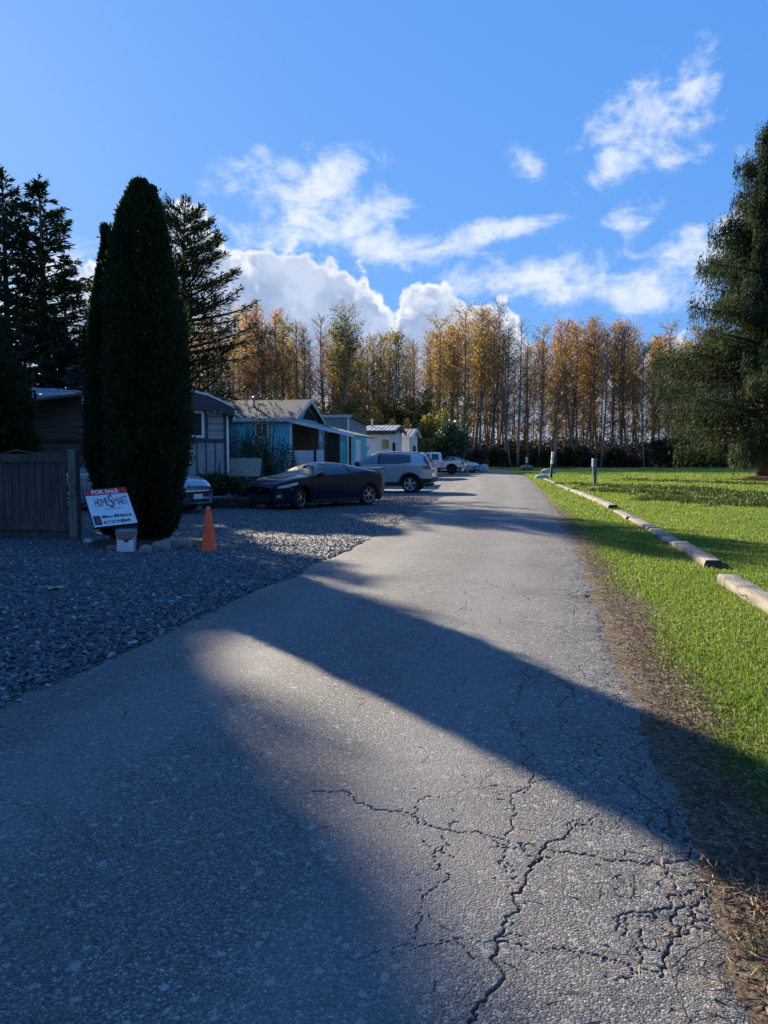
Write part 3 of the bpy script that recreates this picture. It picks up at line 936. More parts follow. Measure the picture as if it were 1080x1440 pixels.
# ---- conifers with drooping or level boughs
def conifer(seed, H, rad, cb, nbr, prof, up, droop, k_spray, ssz, hang=0.0, trunk_r=.3, lean=0.0, flat=.18, side=.34, skip=None, wid=.42):
    rg = np.random.default_rng(seed)
    w = MB()
    zz = np.linspace(0, H, 8)
    cx = lean * np.sin(zz / H * 2.2)
    w.tube([(cx[i], 0, zz[i]) for i in range(8)], list(trunk_r * (1 - zz / H) ** .8 + .02), 9)
    C, D, T, Ls = [], [], [], []
    for b in range(nbr):
        rel = ((b + rg.uniform()) / nbr) ** .9
        z = H * (cb + (1 - cb) * rel) * .99
        ln = rad * prof(rel) * rg.uniform(.62, 1.15)
        a = rg.uniform(0, 6.283)
        if skip and skip(rel, a, rg):
            continue
        u = up(rel) + rg.normal(0, .08)
        dr = droop * rg.uniform(.7, 1.3)
        ca, sa = math.cos(a), math.sin(a)
        x0 = np.interp(z, zz, cx)
        tt = np.linspace(0, 1, 5)
        pts = [(x0 + ca * ln * t_, sa * ln * t_, z + ln * (u * t_ - dr * t_ * t_ + (.12 * t_ ** 4))) for t_ in tt]
        w.tube(pts, [.02 + .022 * ln * (1 - t_) for t_ in tt], 4, False)
        k = int(k_spray * (ln + .25) * rg.uniform(.7, 1.3))
        t_ = rg.uniform(.12, 1.0, k) ** .8
        lat = rg.uniform(-1, 1, k) * side * ln * (1.08 - t_) * np.minimum(1, t_ * 3)
        px_ = x0 + ca * ln * t_ - sa * lat
        py_ = sa * ln * t_ + ca * lat
        pz_ = z + ln * (u * t_ - dr * t_ ** 2 + .12 * t_ ** 4) - np.abs(lat) * .25 + rg.normal(0, flat * .35, k)
        C.append(np.stack([px_, py_, pz_], -1))
        d = np.stack([ca * 1.0 - sa * np.sign(lat) * .9, sa * 1.0 + ca * np.sign(lat) * .9, np.full(k, u - 2 * dr * .6)], -1) + rg.normal(0, .4, (k, 3))
        d[:, 2] -= hang * rg.uniform(.3, 1.6, k)
        D.append(d)
        T.append(np.clip(rg.uniform(.1, .75, k) + .25 * (t_ - .5) + rg.normal(0, .1), 0, 1))
        Ls.append(ssz * rg.uniform(.55, 1.25, k))
    # leader shoot
    k = 26
    zl = rg.uniform(H * .955, H * 1.015, k)
    C.append(np.stack([np.interp(zl, zz, cx) + rg.normal(0, .05, k), rg.normal(0, .05, k), zl], -1)); D.append(rdir(rg, k) + np.array([0, 0, 1.])); T.append(rg.uniform(.3, .8, k)); Ls.append(np.full(k, ssz * .7))
    C = np.vstack(C); D = np.vstack(D); T = np.concatenate(T); Ls = np.concatenate(Ls)
    n = len(C)
    V, F = kites(C, D, np.array([0, 0, 1.]) + rg.normal(0, .5, (n, 3)), Ls, Ls * wid * rg.uniform(.7, 1.2, n))
    return w, (V, F, np.repeat(T, 4))


m_fir = leafmat('fir_needles', [(0, (.012, .024, .014)), (.5, (.028, .050, .026)), (1, (.060, .090, .045))], .18, (1.2, 1.2, .7), .75, .1, .15)
m_spruce = leafmat('blue_spruce_needles', [(0, (.025, .042, .038)), (.5, (.055, .082, .075)), (1, (.10, .135, .12))], .15, (1.1, 1.1, .8), .55, .1)
m_pine = leafmat('pine_needles', [(0, (.012, .022, .012)), (.5, (.026, .045, .022)), (1, (.06, .08, .036))], .18, (1.2, 1.2, .7), .75, .1, .15)
m_cedar = leafmat('cedar_sprays', [(0, (.015, .030, .015)), (.45, (.034, .056, .026)), (.8, (.062, .082, .038)), (1, (.12, .125, .065))], .26, (1.2, 1.2, .8), .8, .1, .12)
m_thuja = leafmat('thuja_sprays', [(0, (.009, .021, .010)), (.5, (.020, .040, .017)), (.9, (.040, .066, .025)), (1, (.075, .09, .032))], .22, (1.4, 1.4, .6), .75, .1, .15)

fir_prof = lambda r: (1.02 - r ** 1.25) * (.55 + .45 * min(1, r / .22)) + .05
Yf = 31.0
fir = mesh_pair('fir', *conifer(301, 14.7, 3.9, .22, 140, fir_prof, lambda r: .05 + .65 * r, .26, 40, .34, .2, .24, .25, flat=.12, side=.26, wid=.34), m_bark_d, m_fir)
b = W(58, 560, Yf)
put_tree('fir_tree', 'tall dark fir with two leaders left of the twin columns', 'tree', (b[0], Yf, 0), fir, .865, .6, None, .92)
fir2 = mesh_pair('fir', *conifer(302, 14.9, 3.4, .22, 120, fir_prof, lambda r: .1 + .75 * r, .25, 40, .34, .2, .22, -.2, flat=.12, side=.26, wid=.34), m_bark_d, m_fir)
b = W(14, 560, Yf + 2)
put_tree('fir_tree', 'slender tall dark fir cut by the left picture edge', 'tree', (b[0], Yf + 2, 0), fir2, .92, 2.1, None, .95)
fir3 = mesh_pair('fir', *conifer(303, 11.8, 3.2, .12, 100, fir_prof, lambda r: .05 + .6 * r, .25, 42, .34, .2, .20, .2, flat=.12, side=.26, wid=.34), m_bark_d, m_fir)
b = W(100, 560, Yf - 1)
put_tree('fir_tree', 'shorter dark fir nearest the left columnar evergreen', 'tree', (b[0], Yf - 1, 0), fir3, .80, 4.0, None, .66)
# bluish spruces lower down
spr = mesh_pair('spruce', *conifer(311, 6.0, 1.7, .03, 110, lambda r: (1.02 - r) ** .8 + .04, lambda r: .1 + .5 * r, .12, 60, .26, .1, .12, .0, wid=.4), m_bark_d, m_spruce)
for i, (px, ytop, Yd, lb) in enumerate([(38, 478, 29, 'bluish spruce beneath the firs, left of the pair'), (88, 462, 30, 'taller bluish spruce beneath the firs beside the metal roof'), (108, 520, 27, 'small bluish spruce close to the left columnar evergreen')]):
    b = W(px, 600, Yd)
    put_tree('spruce_tree', lb, 'tree', (b[0], Yd, 0), spr, ((641 - ytop) / FPX * Yd + 1.5) / 6.0, i * 2.2, 'bluish spruces below the firs')
# pine with level plates of needles
pn = mesh_pair('pine', *conifer(321, 13.6, 5.2, .17, 120, lambda r: (.86 - .72 * r) * (.7 + .6 * math.sin(r * 21) ** 2) + .10, lambda r: .02 + .55 * r ** 1.5, .03, 95, .30, -.15, .24, -.35, flat=.26, side=.42, wid=.22), m_bark_d, m_pine)
b = W(272, 560, 38)
put_tree('pine_tree', 'dark spreading pine behind the right columnar evergreen', 'tree', (b[0], 38, 0), pn, 1.0, .35)
# big cedar at the right picture edge
ced = mesh_pair('cedar', *conifer(331, 21.8, 8.6, .075, 290, lambda r: ((1.0 - r) ** .92 + .02) * random.uniform(.72, 1.08), lambda r: .18 + .35 * r, .34, 230, .25, 2.0, .50, .0, flat=1.15, side=.30, wid=.24), m_bark_r, m_cedar)
b = G(1074, 676)
put_tree('cedar_tree', 'huge drooping cedar standing on the lawn at the right edge', 'tree', (b[0] + .1, b[1], 0), ced, 1.0, 2.4)
cedar_at = (b[0] + .1, b[1])
# litter ring at the cedar's foot
m_litter = noisy('needle_litter', (.13, .075, .042), (.22, .135, .08), 9, .95, .8, 50, dist=.03, c3=(.09, .10, .03), s3=1.4)
prof = [(0, .30), (.6, .28), (1.2, .16), (1.9, .06), (2.6, -.04)]
lm = MB().lathe(prof, 36, c=(cedar_at[0], cedar_at[1], 0))
vv = np.array(lm.V); vv[:, :2] += rg.normal(0, .06, (len(vv), 2)); vv[:, 2] += rg.normal(0, .02, len(vv)); lm.V = [tuple(q) for q in vv]
tag(lm.build('needle_litter', m_litter, None, True), 'reddish mound of fallen needles round the cedar trunk', 'needles', kind='stuff')


# ---- columnar evergreens beside the sign
def columnar(seed, H, prof, n, ssz, z0=.35):
    """prof: list of (height fraction, radius)"""
    rg = np.random.default_rng(seed)
    w = MB()
    w.tube([(0, 0, 0), (.03, .02, .5), (0, 0, H * .5), (0, 0, H * .93)], [.10, .075, .05, .012], 8)
    pz, pr = np.array(prof).T
    if pr.max() < .2:
        pr = pr * H
    rad = lambda z: np.interp(z / H, pz, pr)
    z = rg.uniform(z0, H, n * 2)
    z = z[rg.uniform(0, pr.max(), n * 2) < rad(z) + .05][:n]
    n = len(z)
    a = rg.uniform(0, 6.283, n)
    lump = .70 + .56 * fbm(a * 1.9, z * 1.3, seed) + .10 * fbm(a * 7, z * 5, seed + 3)
    dep = 1 - np.abs(rg.normal(0, .11, n)) + (rg.uniform(0, 1, n) < .02) * rg.uniform(0, .12, n)
    r = rad(z) * lump * dep
    C = np.stack([r * np.cos(a), r * np.sin(a), z], -1)
    D = np.stack([np.cos(a) * .55, np.sin(a) * .55, np.full(n, .9)], -1) + rg.normal(0, .38, (n, 3))
    N = np.stack([np.cos(a + 1.57), np.sin(a + 1.57), np.zeros(n)], -1) + rg.normal(0, .6, (n, 3))
    # loose sprays that stick out, and ragged leaders at the tip
    out_ = rg.uniform(0, 1, n) < .05
    C[:, :2] *= np.where(out_, rg.uniform(1.03, 1.15, n), 1)[:, None]
    for q in range(6):
        sel_ = rg.uniform(0, 1, n) < .004
        m_ = sel_.sum(); a0 = rg.uniform(0, 6.283); r0 = rg.uniform(.1, .8) * float(rad(.93 * H))
        C[sel_] = np.stack([r0 * math.cos(a0) + rg.normal(0, .03, m_), r0 * math.sin(a0) + rg.normal(0, .03, m_), H * (.94 + .07 * rg.uniform(0, 1, m_) ** .7 * rg.uniform(.5, 1.1))], -1)
    L = ssz * rg.uniform(.6, 1.5, n) * np.where(out_, 1.3, 1)
    V, F = kites(C, D, N, L, L * .42)
    T = np.clip(rg.uniform(0, .95, n) * .8 + .3 * (fbm(a * 3, z * 3, seed + 9) - .4), 0, 1)
    return w, (V, F, np.repeat(T, 4))


TP = [(0, .22), (.05, .40), (.13, .52), (.23, .62), (.33, .645), (.53, .63), (.625, .60), (.72, .55), (.82, .45), (.916, .34), (.96, .22), (1, .06)]
th = mesh_pair('thuja', *columnar(401, 6.25, TP, 200000, .056, .12), m_bark_d, m_thuja)
ta = W(209, 700, 12.6)
put_tree('columnar_evergreen', 'tall dark columnar evergreen directly behind the for sale sign', 'tree', (ta[0], 12.6, 0), th, .965, .4, 'columnar evergreens beside the fence')
TP2 = [(0, .12), (.05, .22), (.12, .28), (.3, .40), (.5, .36), (.7, .27), (.85, .16), (.95, .06), (1, .015)]
th2 = mesh_pair('thuja', *columnar(402, 5.35, TP2, 80000, .056, .12), m_bark_d, m_thuja)
ta2 = W(160, 700, 12.9)
put_tree('columnar_evergreen', 'shorter narrow columnar evergreen nearest the wooden fence', 'tree', (ta2[0], 12.9, 0), th2, 1.0, 1.4, 'columnar evergreens beside the fence')
# dark conical evergreen at the left picture edge, behind the fence
TP3 = [(0, .75), (.15, .95), (.4, .9), (.65, .66), (.85, .36), (1, .05)]
th3 = mesh_pair('thuja', *columnar(403, 4.1, TP3, 55000, .10, .1), m_bark_d, m_thuja)
tb = W(-32, 640, 14.6)
put_tree('conical_evergreen', 'dark bushy evergreen behind the fence at the left edge', 'tree', (tb[0], 14.6, 0), th3, 1.12, 0)

shade_tree = mesh_pair('fir', *columnar(405, 20.0, [(0, .125), (.05, .132), (.38, .135), (.45, .127), (.5, .115), (.55, .104), (.75, .058), (1, .004)], 150000, .20, .3), m_bark_d, m_fir)
for px, yd, sc, lb in ((205, 31.5, 1.47, 'added dark evergreen hidden behind the tall columnar one'), (172, 31.0, 1.40, 'added dark evergreen hidden behind the shorter columnar one')):  # unseen evergreens, added to shade the gravel near the cone
    put_tree('dense_evergreen', lb, 'tree', ((px - 540) / FPX * yd, yd, 0), th, sc, 1.0, 'unseen evergreens added behind the columnar pair', 2.3)
for i, (x, y, sc) in enumerate([(-16, -22, .6), (-7, -27, .7), (3, -25, .62), (12, -28, .72), (21, -24, .65), (30, -20, .7), (37, -12, .66)]):  # unseen evergreens, added so the car paint reflects something dark
    put_tree('dense_evergreen', f'added dark evergreen behind the viewpoint, {ORD[i]} from the road side', 'tree', (x, y, 0), shade_tree, sc, i, 'unseen evergreens added behind the viewpoint', sc * 1.7)
# trees out of the frame on the left that shade the lot and the road
sun2 = np.array([SUN.x, SUN.y]) / math.hypot(SUN.x, SUN.y)
for i, (al, of, sc) in enumerate([(40, -4.54, 1.75), (41, -10.6, 1.75), (39.5, -16.6, 1.75), (41, -22.6, 1.75)]):
    q = np.array([-.65, 4.8]) + al * sun2 + of * np.array([sun2[1], -sun2[0]])
    put_tree('dense_evergreen', f'dark dense evergreen beyond the left picture edge, {ORD[i]} from the homes', 'tree', (q[0], q[1], 0), shade_tree, sc, i * 1.3, 'dense evergreens standing left of the view')


# ---- bushes
def bush(seed, rx, ry, h, n, sz, tone=.5, lumps=9, stems=7):
    rg = np.random.default_rng(seed)
    w = MB()
    C = []
    for i in range(stems):
        a = rg.uniform(0, 6.283); q = rg.uniform(.2, .8)
        w.tube([(0, 0, 0), (rx * q * .4 * math.cos(a), ry * q * .4 * math.sin(a), h * .4), (rx * q * math.cos(a), ry * q * math.sin(a), h * rg.uniform(.7, .95))], [.03, .02, .006], 5, False)
    for i in range(lumps):
        a = rg.uniform(0, 6.283); q = math.sqrt(rg.uniform(0, 1)) * .72
        c = np.array([rx * q * math.cos(a), ry * q * math.sin(a), h * rg.uniform(.22, .80)])
        k = n // lumps
        s = np.array([rx, ry, h * .8]) * rg.uniform(.26, .42)
        u_ = rdir(rg, k) * (rg.uniform(0, 1, (k, 1)) ** .45)
        C.append(c + u_ * s)
    C = np.vstack(C); C[:, 2] = np.maximum(C[:, 2], .04)
    k = len(C)
    L = sz * rg.uniform(.6, 1.3, k)
    V, F = kites(C, rdir(rg, k), rdir(rg, k), L, L * .6)
    T = np.clip(tone + rg.normal(0, .2, k), 0, 1)
    return w, (V, F, np.repeat(T, 4))


m_yel = leafmat('yellowing_leaves', [(0, (.035, .050, .018)), (.4, (.085, .085, .024)), (.75, (.19, .15, .04)), (1, (.30, .21, .05))], .42, (1.35, 1.25, .7), .6, .2)
m_grn = leafmat('bush_green', [(0, (.014, .028, .012)), (.5, (.035, .065, .022)), (1, (.075, .12, .04))], .28, (1.3, 1.3, .6), .5, .15)
m_blu = leafmat('bush_bluegreen', [(0, (.022, .042, .026)), (.5, (.045, .085, .050)), (1, (.09, .15, .085))], .28, (1.2, 1.2, .7), .5, .1)
by = [mesh_pair('b', *bush(500 + i, 2.2, 2.2, 6.0, 5200, .30, .55, 16), m_bark_d, m_yel) for i in range(2)]
bg_ = mesh_pair('b', *bush(510, 1.5, 1.5, 3.0, 5200, .20, .5, 14), m_bark_d, m_blu)
bd = mesh_pair('b', *bush(520, 1.6, 1.6, 3.2, 4200, .20, .4, 12), m_bark_d, m_grn)
MID = [(520, 575, 74, by[0], 'loose yellow leaved tree behind the white metal roofed home'), (548, 560, 80, by[1], 'taller yellow green tree left of the furthest pale home'), (578, 552, 82, by[0], 'tall yellowing tree behind the furthest pale home'),
       (604, 580, 72, by[1], 'olive yellow tree right of the furthest pale home'), (498, 560, 84, by[1], 'yellowish tree behind the grey flat fronted home'),
       (462, 566, 80, by[0], 'yellowish tree behind the porch of the turquoise home'), (560, 590, 68, by[0], 'low yellow bush at the back of the pale home')]
for i, (px, yt, Yd, pr_, lb) in enumerate(MID):
    h = (641 - yt) / FPX * Yd + 1.5
    put_tree('autumn_tree', lb, 'tree', ((px - 540) / FPX * Yd, Yd, 0), pr_, h / 6.0, i * 1.1, 'yellowing trees behind the homes', sxy=h / 6.0 * .95)
h = (641 - 592) / FPX * 68 + 1.5
put_tree('round_bush', 'rounded blue green bush behind the white pickup', 'bush', ((632 - 540) / FPX * 68, 68, 0), bg_, h / 3.0, .3, sxy=h / 3.0 * 1.05)
put_tree('round_bush', 'low dark green bush left of the blue green one', 'bush', ((606 - 540) / FPX * 66, 66, 0), bd, 1.1, 1.3)
m_dkb = leafmat('dark_brush', [(0, (.018, .022, .012)), (.6, (.045, .045, .02)), (1, (.09, .075, .03))], .25, (1.2, 1.1, .8), .6, .15)
dk = mesh_pair('b', *bush(530, 2.0, 1.6, 2.6, 3800, .22, .45, 12), m_bark_d, m_dkb)
for i, (px, Yd, sc, lb) in enumerate([(668, 92, .9, 'dark bush left of the road end'), (700, 97, 1.0, 'dark bush at the road end'), (760, 99, .9, 'dark bush behind the leaning post'), (812, 100, 1.1, 'dark bush behind the grey post'), (868, 100, 1.0, 'dark bush across the lawn midway to the cedar'), (935, 97, 1.5, 'large rounded dark bush just left of the cedar'), (1000, 98, 1.3, 'dark bush seen under the cedar boughs')]):
    put_tree('dark_bush', lb, 'bush', ((px - 540) / FPX * Yd, Yd, 0), dk, sc, i * 1.9, 'dark bushes along the foot of the wood')
# ================================================================== HOMES, FENCE, SIGN, SMALL THINGS
m_trim = noisy('white_trim', (.62, .62, .62), (.74, .74, .73), 3, .6, .1, 30)
m_trim_g = noisy('grey_trim', (.36, .38, .40), (.46, .48, .50), 3, .6, .1, 30)
m_taupe = noisy('taupe_siding', (.25, .25, .25), (.33, .325, .32), 2.5, .7, .15, 60, (.4, 1, 3))
m_mauve = noisy('dark_mauve_paint', (.050, .045, .055), (.075, .066, .078), 3, .65, .15, 40)
m_dkwood = noisy('dark_planks', (.030, .026, .024), (.062, .054, .048), 4, .8, .5, 40, (.3, 1, 4), dist=.006)
m_redwood = noisy('red_brown_boards', (.040, .024, .02), (.085, .048, .038), 4, .8, .5, 40, (4, 1, .3), dist=.006)
m_teal = noisy('turquoise_siding', (.095, .43, .51), (.14, .54, .61), 2.2, .65, .15, 40, (3, 1, .5))
m_teal2 = noisy('teal_siding', (.07, .39, .41), (.11, .50, .51), 2.2, .65, .15, 40, (3, 1, .5))
m_greysd = noisy('grey_panel_siding', (.17, .185, .215), (.24, .255, .285), 1.8, .65, .12, 50, (3, 1, .5))
m_white = noisy('off_white_siding', (.62, .60, .57), (.74, .72, .68), 1.8, .65, .12, 50, (1, 1, 3))
m_shingle = noisy('grey_shingles', (.045, .052, .066), (.09, .10, .125), 9, .8, .7, 28, (1, 3, 3), dist=.015, c3=(.08, .085, .075), s3=.8)
m_metalroof = noisy('pale_metal_roof', (.26, .275, .30), (.36, .375, .40), 2.5, .6, .08, 20, c3=(.22, .215, .21), s3=.9)
m_tanroof = noisy('tan_metal_roof', (.34, .27, .24), (.44, .36, .32), 2.5, .45, .08, 20, metal=.2)
m_maroon = noisy('maroon_fascia', (.060, .040, .045), (.085, .055, .06), 3, .6, .1, 30)
m_black = simple('dark_recess', (.010, .010, .011), .9)
m_glass = simple('window_glass', (.035, .045, .055), .06, 0, 0, .9)
m_fence = noisy('weathered_fence_wood', (.045, .043, .041), (.095, .088, .082), 5, .85, .6, 34, (5, 5, .35), dist=.006, c3=(.045, .045, .040), s3=2.0)
m_post = noisy('weathered_post_wood', (.10, .092, .082), (.19, .175, .155), 5, .85, .6, 34, (6, 6, .3), dist=.006, c3=(.06, .07, .045), s3=3)
m_timber = noisy('weathered_timber', (.17, .15, .125), (.35, .315, .265), 7, .85, .8, 34, (5, .25, 5), dist=.012, c3=(.13, .12, .10), s3=2.5)
m_timber_e = simple('timber_end_grain', (.065, .055, .045), .9, var=.3)
m_conc = noisy('old_concrete', (.16, .155, .15), (.26, .25, .24), 5, .9, .5, 30, dist=.01, c3=(.09, .10, .07), s3=2)
m_rock = noisy('field_stone', (.17, .16, .15), (.30, .28, .25), 6, .85, .7, 24, dist=.02, c3=(.11, .105, .10), s3=3)
m_rock_p = noisy('pale_stone', (.36, .36, .36), (.50, .49, .47), 6, .85, .6, 24, dist=.02)
m_soil = noisy('garden_soil', (.030, .022, .016), (.060, .045, .034), 8, .95, .8, 30, dist=.03)


def ridged(mb, x0, x1, y0, z0, y1, z1, pitch, h=.025, w=.05, t=.04):
    """roof sheet between (y0,z0) eave and (y1,z1) ridge, with standing ribs along the slope"""
    mb.prism([(y0, z0), (y1, z1), (y1, z1 - t), (y0, z0 - t)], 'x', x0, x1)
    x = x0 + pitch / 2
    L = math.hypot(y1 - y0, z1 - z0)
    nyv, nzv = -(z1 - z0) / L, (y1 - y0) / L
    if nzv < 0:
        nyv, nzv = -nyv, -nzv
    while x < x1:
        mb.prism([(y0, z0 + .001), (y1, z1 + .001), (y1 + nyv * h, z1 + nzv * h), (y0 + nyv * h, z0 + nzv * h)], 'x', x, x + w)
        x += pitch


def window(parent, x0, x1, z0, z1, y, frame_m, mull=1, fw=.06, name='window'):
    """window in a wall whose outside faces -y at y"""
    f = MB()
    f.box(x0, y - .045, z0, x0 + fw, y - .003, z1).box(x1 - fw, y - .045, z0, x1, y - .003, z1)
    f.box(x0 + fw, y - .045, z1 - fw, x1 - fw, y - .003, z1).box(x0 + fw, y - .05, z0, x1 - fw, y - .003, z0 + fw)
    for i in range(mull):
        c = x0 + (x1 - x0) * (i + 1) / (mull + 1)
        f.box(c - fw * .45, y - .04, z0 + fw, c + fw * .45, y - .006, z1 - fw)
    o = f.build(name, frame_m, parent)
    MB().box(x0 + fw, y - .022, z0 + fw, x1 - fw, y - .004, z1 - fw).build('pane', m_glass, o)
    return o


# ---- home A: bow roofed home with its end to the road
A0_ = W(319, 690, 24.0)
hA = thing('mobile_home', 'grey bow roofed home with white window behind the columnar evergreens', 'house', (A0_[0], 24.0, 0), R(12.5))
WA = 4.75
MB().box(-WA, 0, .0, 0, 10, 3.02).build('wall', m_taupe, hA)
arch = [(.26, 2.78), (.26, 3.02), (-.10, 3.20), (-.55, 3.40), (-1.0, 3.50), (-1.5, 3.54), (-2.3, 3.54), (-3.2, 3.50), (-4.0, 3.36), (-4.6, 3.18), (-5.0, 3.02), (-5.0, 2.80), (-4.6, 2.93), (-1.2, 2.98), (-.4, 2.92)]
MB().prism(arch, 'y', -.28, 10.2).build('roof_fascia', m_mauve, hA)
cap = [(x, z + .004) for x, z in arch[1:11]]
capo = [(x * 1.0, z + .062) for x, z in cap][::-1]
MB().prism(cap + capo, 'y', -.31, 10.25).build('roof_trim', m_trim, hA)
window(hA, -1.75, -.68, 2.08, 2.93, 0, m_trim, 1, .075)
bt = MB()
bt.box(-WA, -.025, 1.92, .0, -.003, 2.05)
bt.box(-.64, -.022, 2.05, -.56, -.003, 2.95).box(-.075, -.022, .05, -.003, -.003, 1.92).box(-.075, -.022, 2.05, -.003, -.003, 2.86)
for i in range(14):
    bt.box(-.36 - i * .29, -.02, .05, -.325 - i * .29, -.003, 1.92)
for z in (2.30, 2.52, 2.74):
    bt.box(-.56, -.012, z, -.075, -.003, z + .018)
bt.build('batten', m_mauve, hA)
MB().tube([(.05, -.05, .1), (.05, -.05, 2.80)], .035, 8).build('downspout', m_trim, hA, True)
MB().tube([(-.95, -.06, 2.12), (-1.22, -.42, 1.85)], .03, 6).tube([(-.95, -.42, 2.05), (-1.35, -.42, 2.05)], .02, 6).build('awning_bracket', m_black, hA)
lt = MB()
for i in range(15):
    x = -.15 - i * .2
    lt.lathe([(0, -.03), (.02, -.02), (.024, 0), (.014, .02), (0, .025)], 6, c=(x, -.30, 2.88 + .02 * math.sin(i * 2.1)))
lt.build('string_lights', simple('pale_bulbs', (.55, .55, .52), .3), hA, True)

# shed and metal roof on the left
B0 = W(126, 690, 22.5)
sh = thing('wooden_shed', 'dark plank shed with pale ribbed metal roof behind the wooden fence', 'shed', (B0[0], 22.5, 0), R(-3))
sw = MB()
for i in range(7):
    z = 2.02 + i * .19
    sw.prism([(0, z), (-.028, z), (-.010, z + .183), (0, z + .183)], 'x', -2.2, 0)
sw.box(-2.2, .001, 1.97, 0, .12, 3.3)
sw.box(-2.2, -.02, .05, 0, .12, 1.86)
sw.build('wall', m_dkwood, sh)
MB().box(-2.2, .03, 1.86, 0, .10, 1.97).build('gap', m_black, sh)
vb = MB()
for i in range(16):
    vb.box(-2.22 - (i + 1) * .19, -.03 - .008 * (i % 2), .05, -2.22 - i * .19 - .008, .08, 2.95)
vb.build('side_boards', m_redwood, sh)
rf = MB()


def slab_from(mb, pts, t=.05):
    pts = [Vector(p) for p in pts]
    n = (pts[1] - pts[0]).cross(pts[3] - pts[0]).normalized() * t
    if n.z > 0:
        n = -n
    k = len(pts)
    mb.add(pts + [p + n for p in pts], [tuple(range(k)), tuple(range(k, 2 * k))[::-1]] + [(i, (i + 1) % k, k + (i + 1) % k, k + i) for i in range(k)])


inv = Matrix.Translation(Vector((B0[0], 22.5, 0))) @ Matrix.Rotation(R(-3), 4, 'Z')
inv = inv.inverted()
Lp = lambda px, py, Yd: inv @ Vector(W(px, py, Yd))
a_, b_, c_, d_ = Lp(-60, 574, 20.6), Lp(119, 551.5, 22.2), Lp(112, 550, 26), Lp(-60, 547, 26)
slab_from(rf, [a_, b_, c_, d_])
for i in range(16):
    f0, f1 = i / 16 + .01, i / 16 + .022
    q = [a_.lerp(b_, f0), a_.lerp(b_, f1), d_.lerp(c_, f1), d_.lerp(c_, f0)]
    slab_from(rf, [p + Vector((0, 0, .035)) for p in q], .032)
rf.build('metal_roof', m_metalroof, sh)
ur = MB()
slab_from(ur, [Lp(-60, 546, 26.1), Lp(112, 549.5, 26.1), Lp(60, 544, 31), Lp(-60, 532, 31)])
ur.build('upper_roof', m_metalroof, sh)
MB().tube([a_ + Vector((0, -.03, -.04)), b_ + Vector((0, -.03, -.04))], .055, 8).build('gutter', m_mauve, sh, True)
MB().box(-.14, -.04, 3.05, .12, -.004, 3.36).build('roof_end_trim', m_trim, sh)


def gable_home(name, label, loc, rot, L, D, eave, ridge, oh, wall_m, roof_m, trim_m, gable_m=None, fascia=.14, ribs=None, fascia_m=None):
    h = thing(name, label, 'house', (loc[0], loc[1], 0), rot)
    MB().prism([(0, .05), (D, .05), (D, eave), (D / 2, ridge - .06), (0, eave)], 'x', -L, 0).build('wall', wall_m, h)
    r = MB()
    sl = (ridge - eave) / (D / 2)
    for s in (0, 1):
        y0, y1 = (-oh, D / 2 + .0) if s == 0 else (D + oh, D / 2)
        z0, z1 = eave - sl * oh + .06, ridge + .06
        if ribs:
            ridged(r, -L - .2, .28, y0, z0, y1 if s == 0 else y1 + .002, z1, ribs)
        else:
            r.prism([(y0, z0), (y1, z1), (y1, z1 - .07), (y0, z0 - .07)], 'x', -L - .2, .28)
    r.build('roof', roof_m, h)
    f = MB()
    zE = eave - sl * oh + .06
    f.box(-L - .2, -oh - .03, zE - fascia, .285, -oh - .003, zE + .01)
    for s in (0, 1):
        y0, y1 = (-oh - .02, D / 2) if s == 0 else (D + oh + .02, D / 2)
        f.prism([(y0, zE - .01), (y1, ridge + .05), (y1, ridge - fascia + .03), (y0, zE - fascia)], 'x', .283, .325)
    f.build('fascia', fascia_m or trim_m, h)
    return h


# ---- home B: turquoise, gabled, with porch
rB = R(-11)
B0 = np.array([(411 - 540) / FPX * 33, 33.0])
hB = gable_home('mobile_home', 'turquoise gabled home with a dark covered porch behind the black coupe', B0, rB, 12, 4.2, 3.22, 4.08, .30, m_teal, m_shingle, m_trim_g)
MB().box(-.10, -.02, .1, .02, -.003, 3.15).build('corner_trim', m_trim, hB)
window(hB, -1.70, -1.08, 2.30, 2.98, 0, m_trim, 1, .06)
window(hB, -4.6, -3.8, 2.10, 2.98, 0, m_trim, 1, .06)
MB().prism([(.25, 3.22), (3.95, 3.22), (2.1, 3.92)], 'x', .003, .02).build('gable_panel', m_teal2, hB)
MB().prism([(1.6, 3.22), (3.9, 3.22), (2.3, 3.80)], 'x', .022, .03).build('gable_vent', m_black, hB)
MB().box(.004, .05, .3, .05, 4.15, 3.05).build('porch_back_wall', m_dkwood, hB)
pr = MB()
pr.prism([(-.05, 3.12), (2.85, 2.42), (2.85, 2.36), (-.05, 3.06)], 'y', -.25, 4.3)
pr.build('porch_roof', m_shingle, hB)
pf = MB()
pf.prism([(-.12, 3.17), (2.9, 2.45), (2.9, 2.30), (-.12, 3.00)], 'y', -.30, -.253)
pf.build('porch_fascia', m_trim, hB)
MB().prism([(-.12, 3.235), (1.6, 2.83), (1.6, 2.775), (-.12, 3.18)], 'y', -.33, -.27).build('porch_gutter', m_trim_g, hB)
MB().box(.0, -.1, .05, 2.7, 4.2, .62).build('porch_deck', m_dkwood, hB)
hw = MB().box(.12, -.06, .64, 1.02, -.02, 1.74).box(1.14, -.06, .64, 1.50, -.02, 1.76)
hw.build('half_wall', m_white, hB)
pp = MB()
for x in (1.03, 1.52, 2.10, 2.62):
    pp.box(x, -.09, .62, x + .10, .01, 2.95 - x * .235)
pp.build('porch_post', m_redwood, hB)
la = MB()
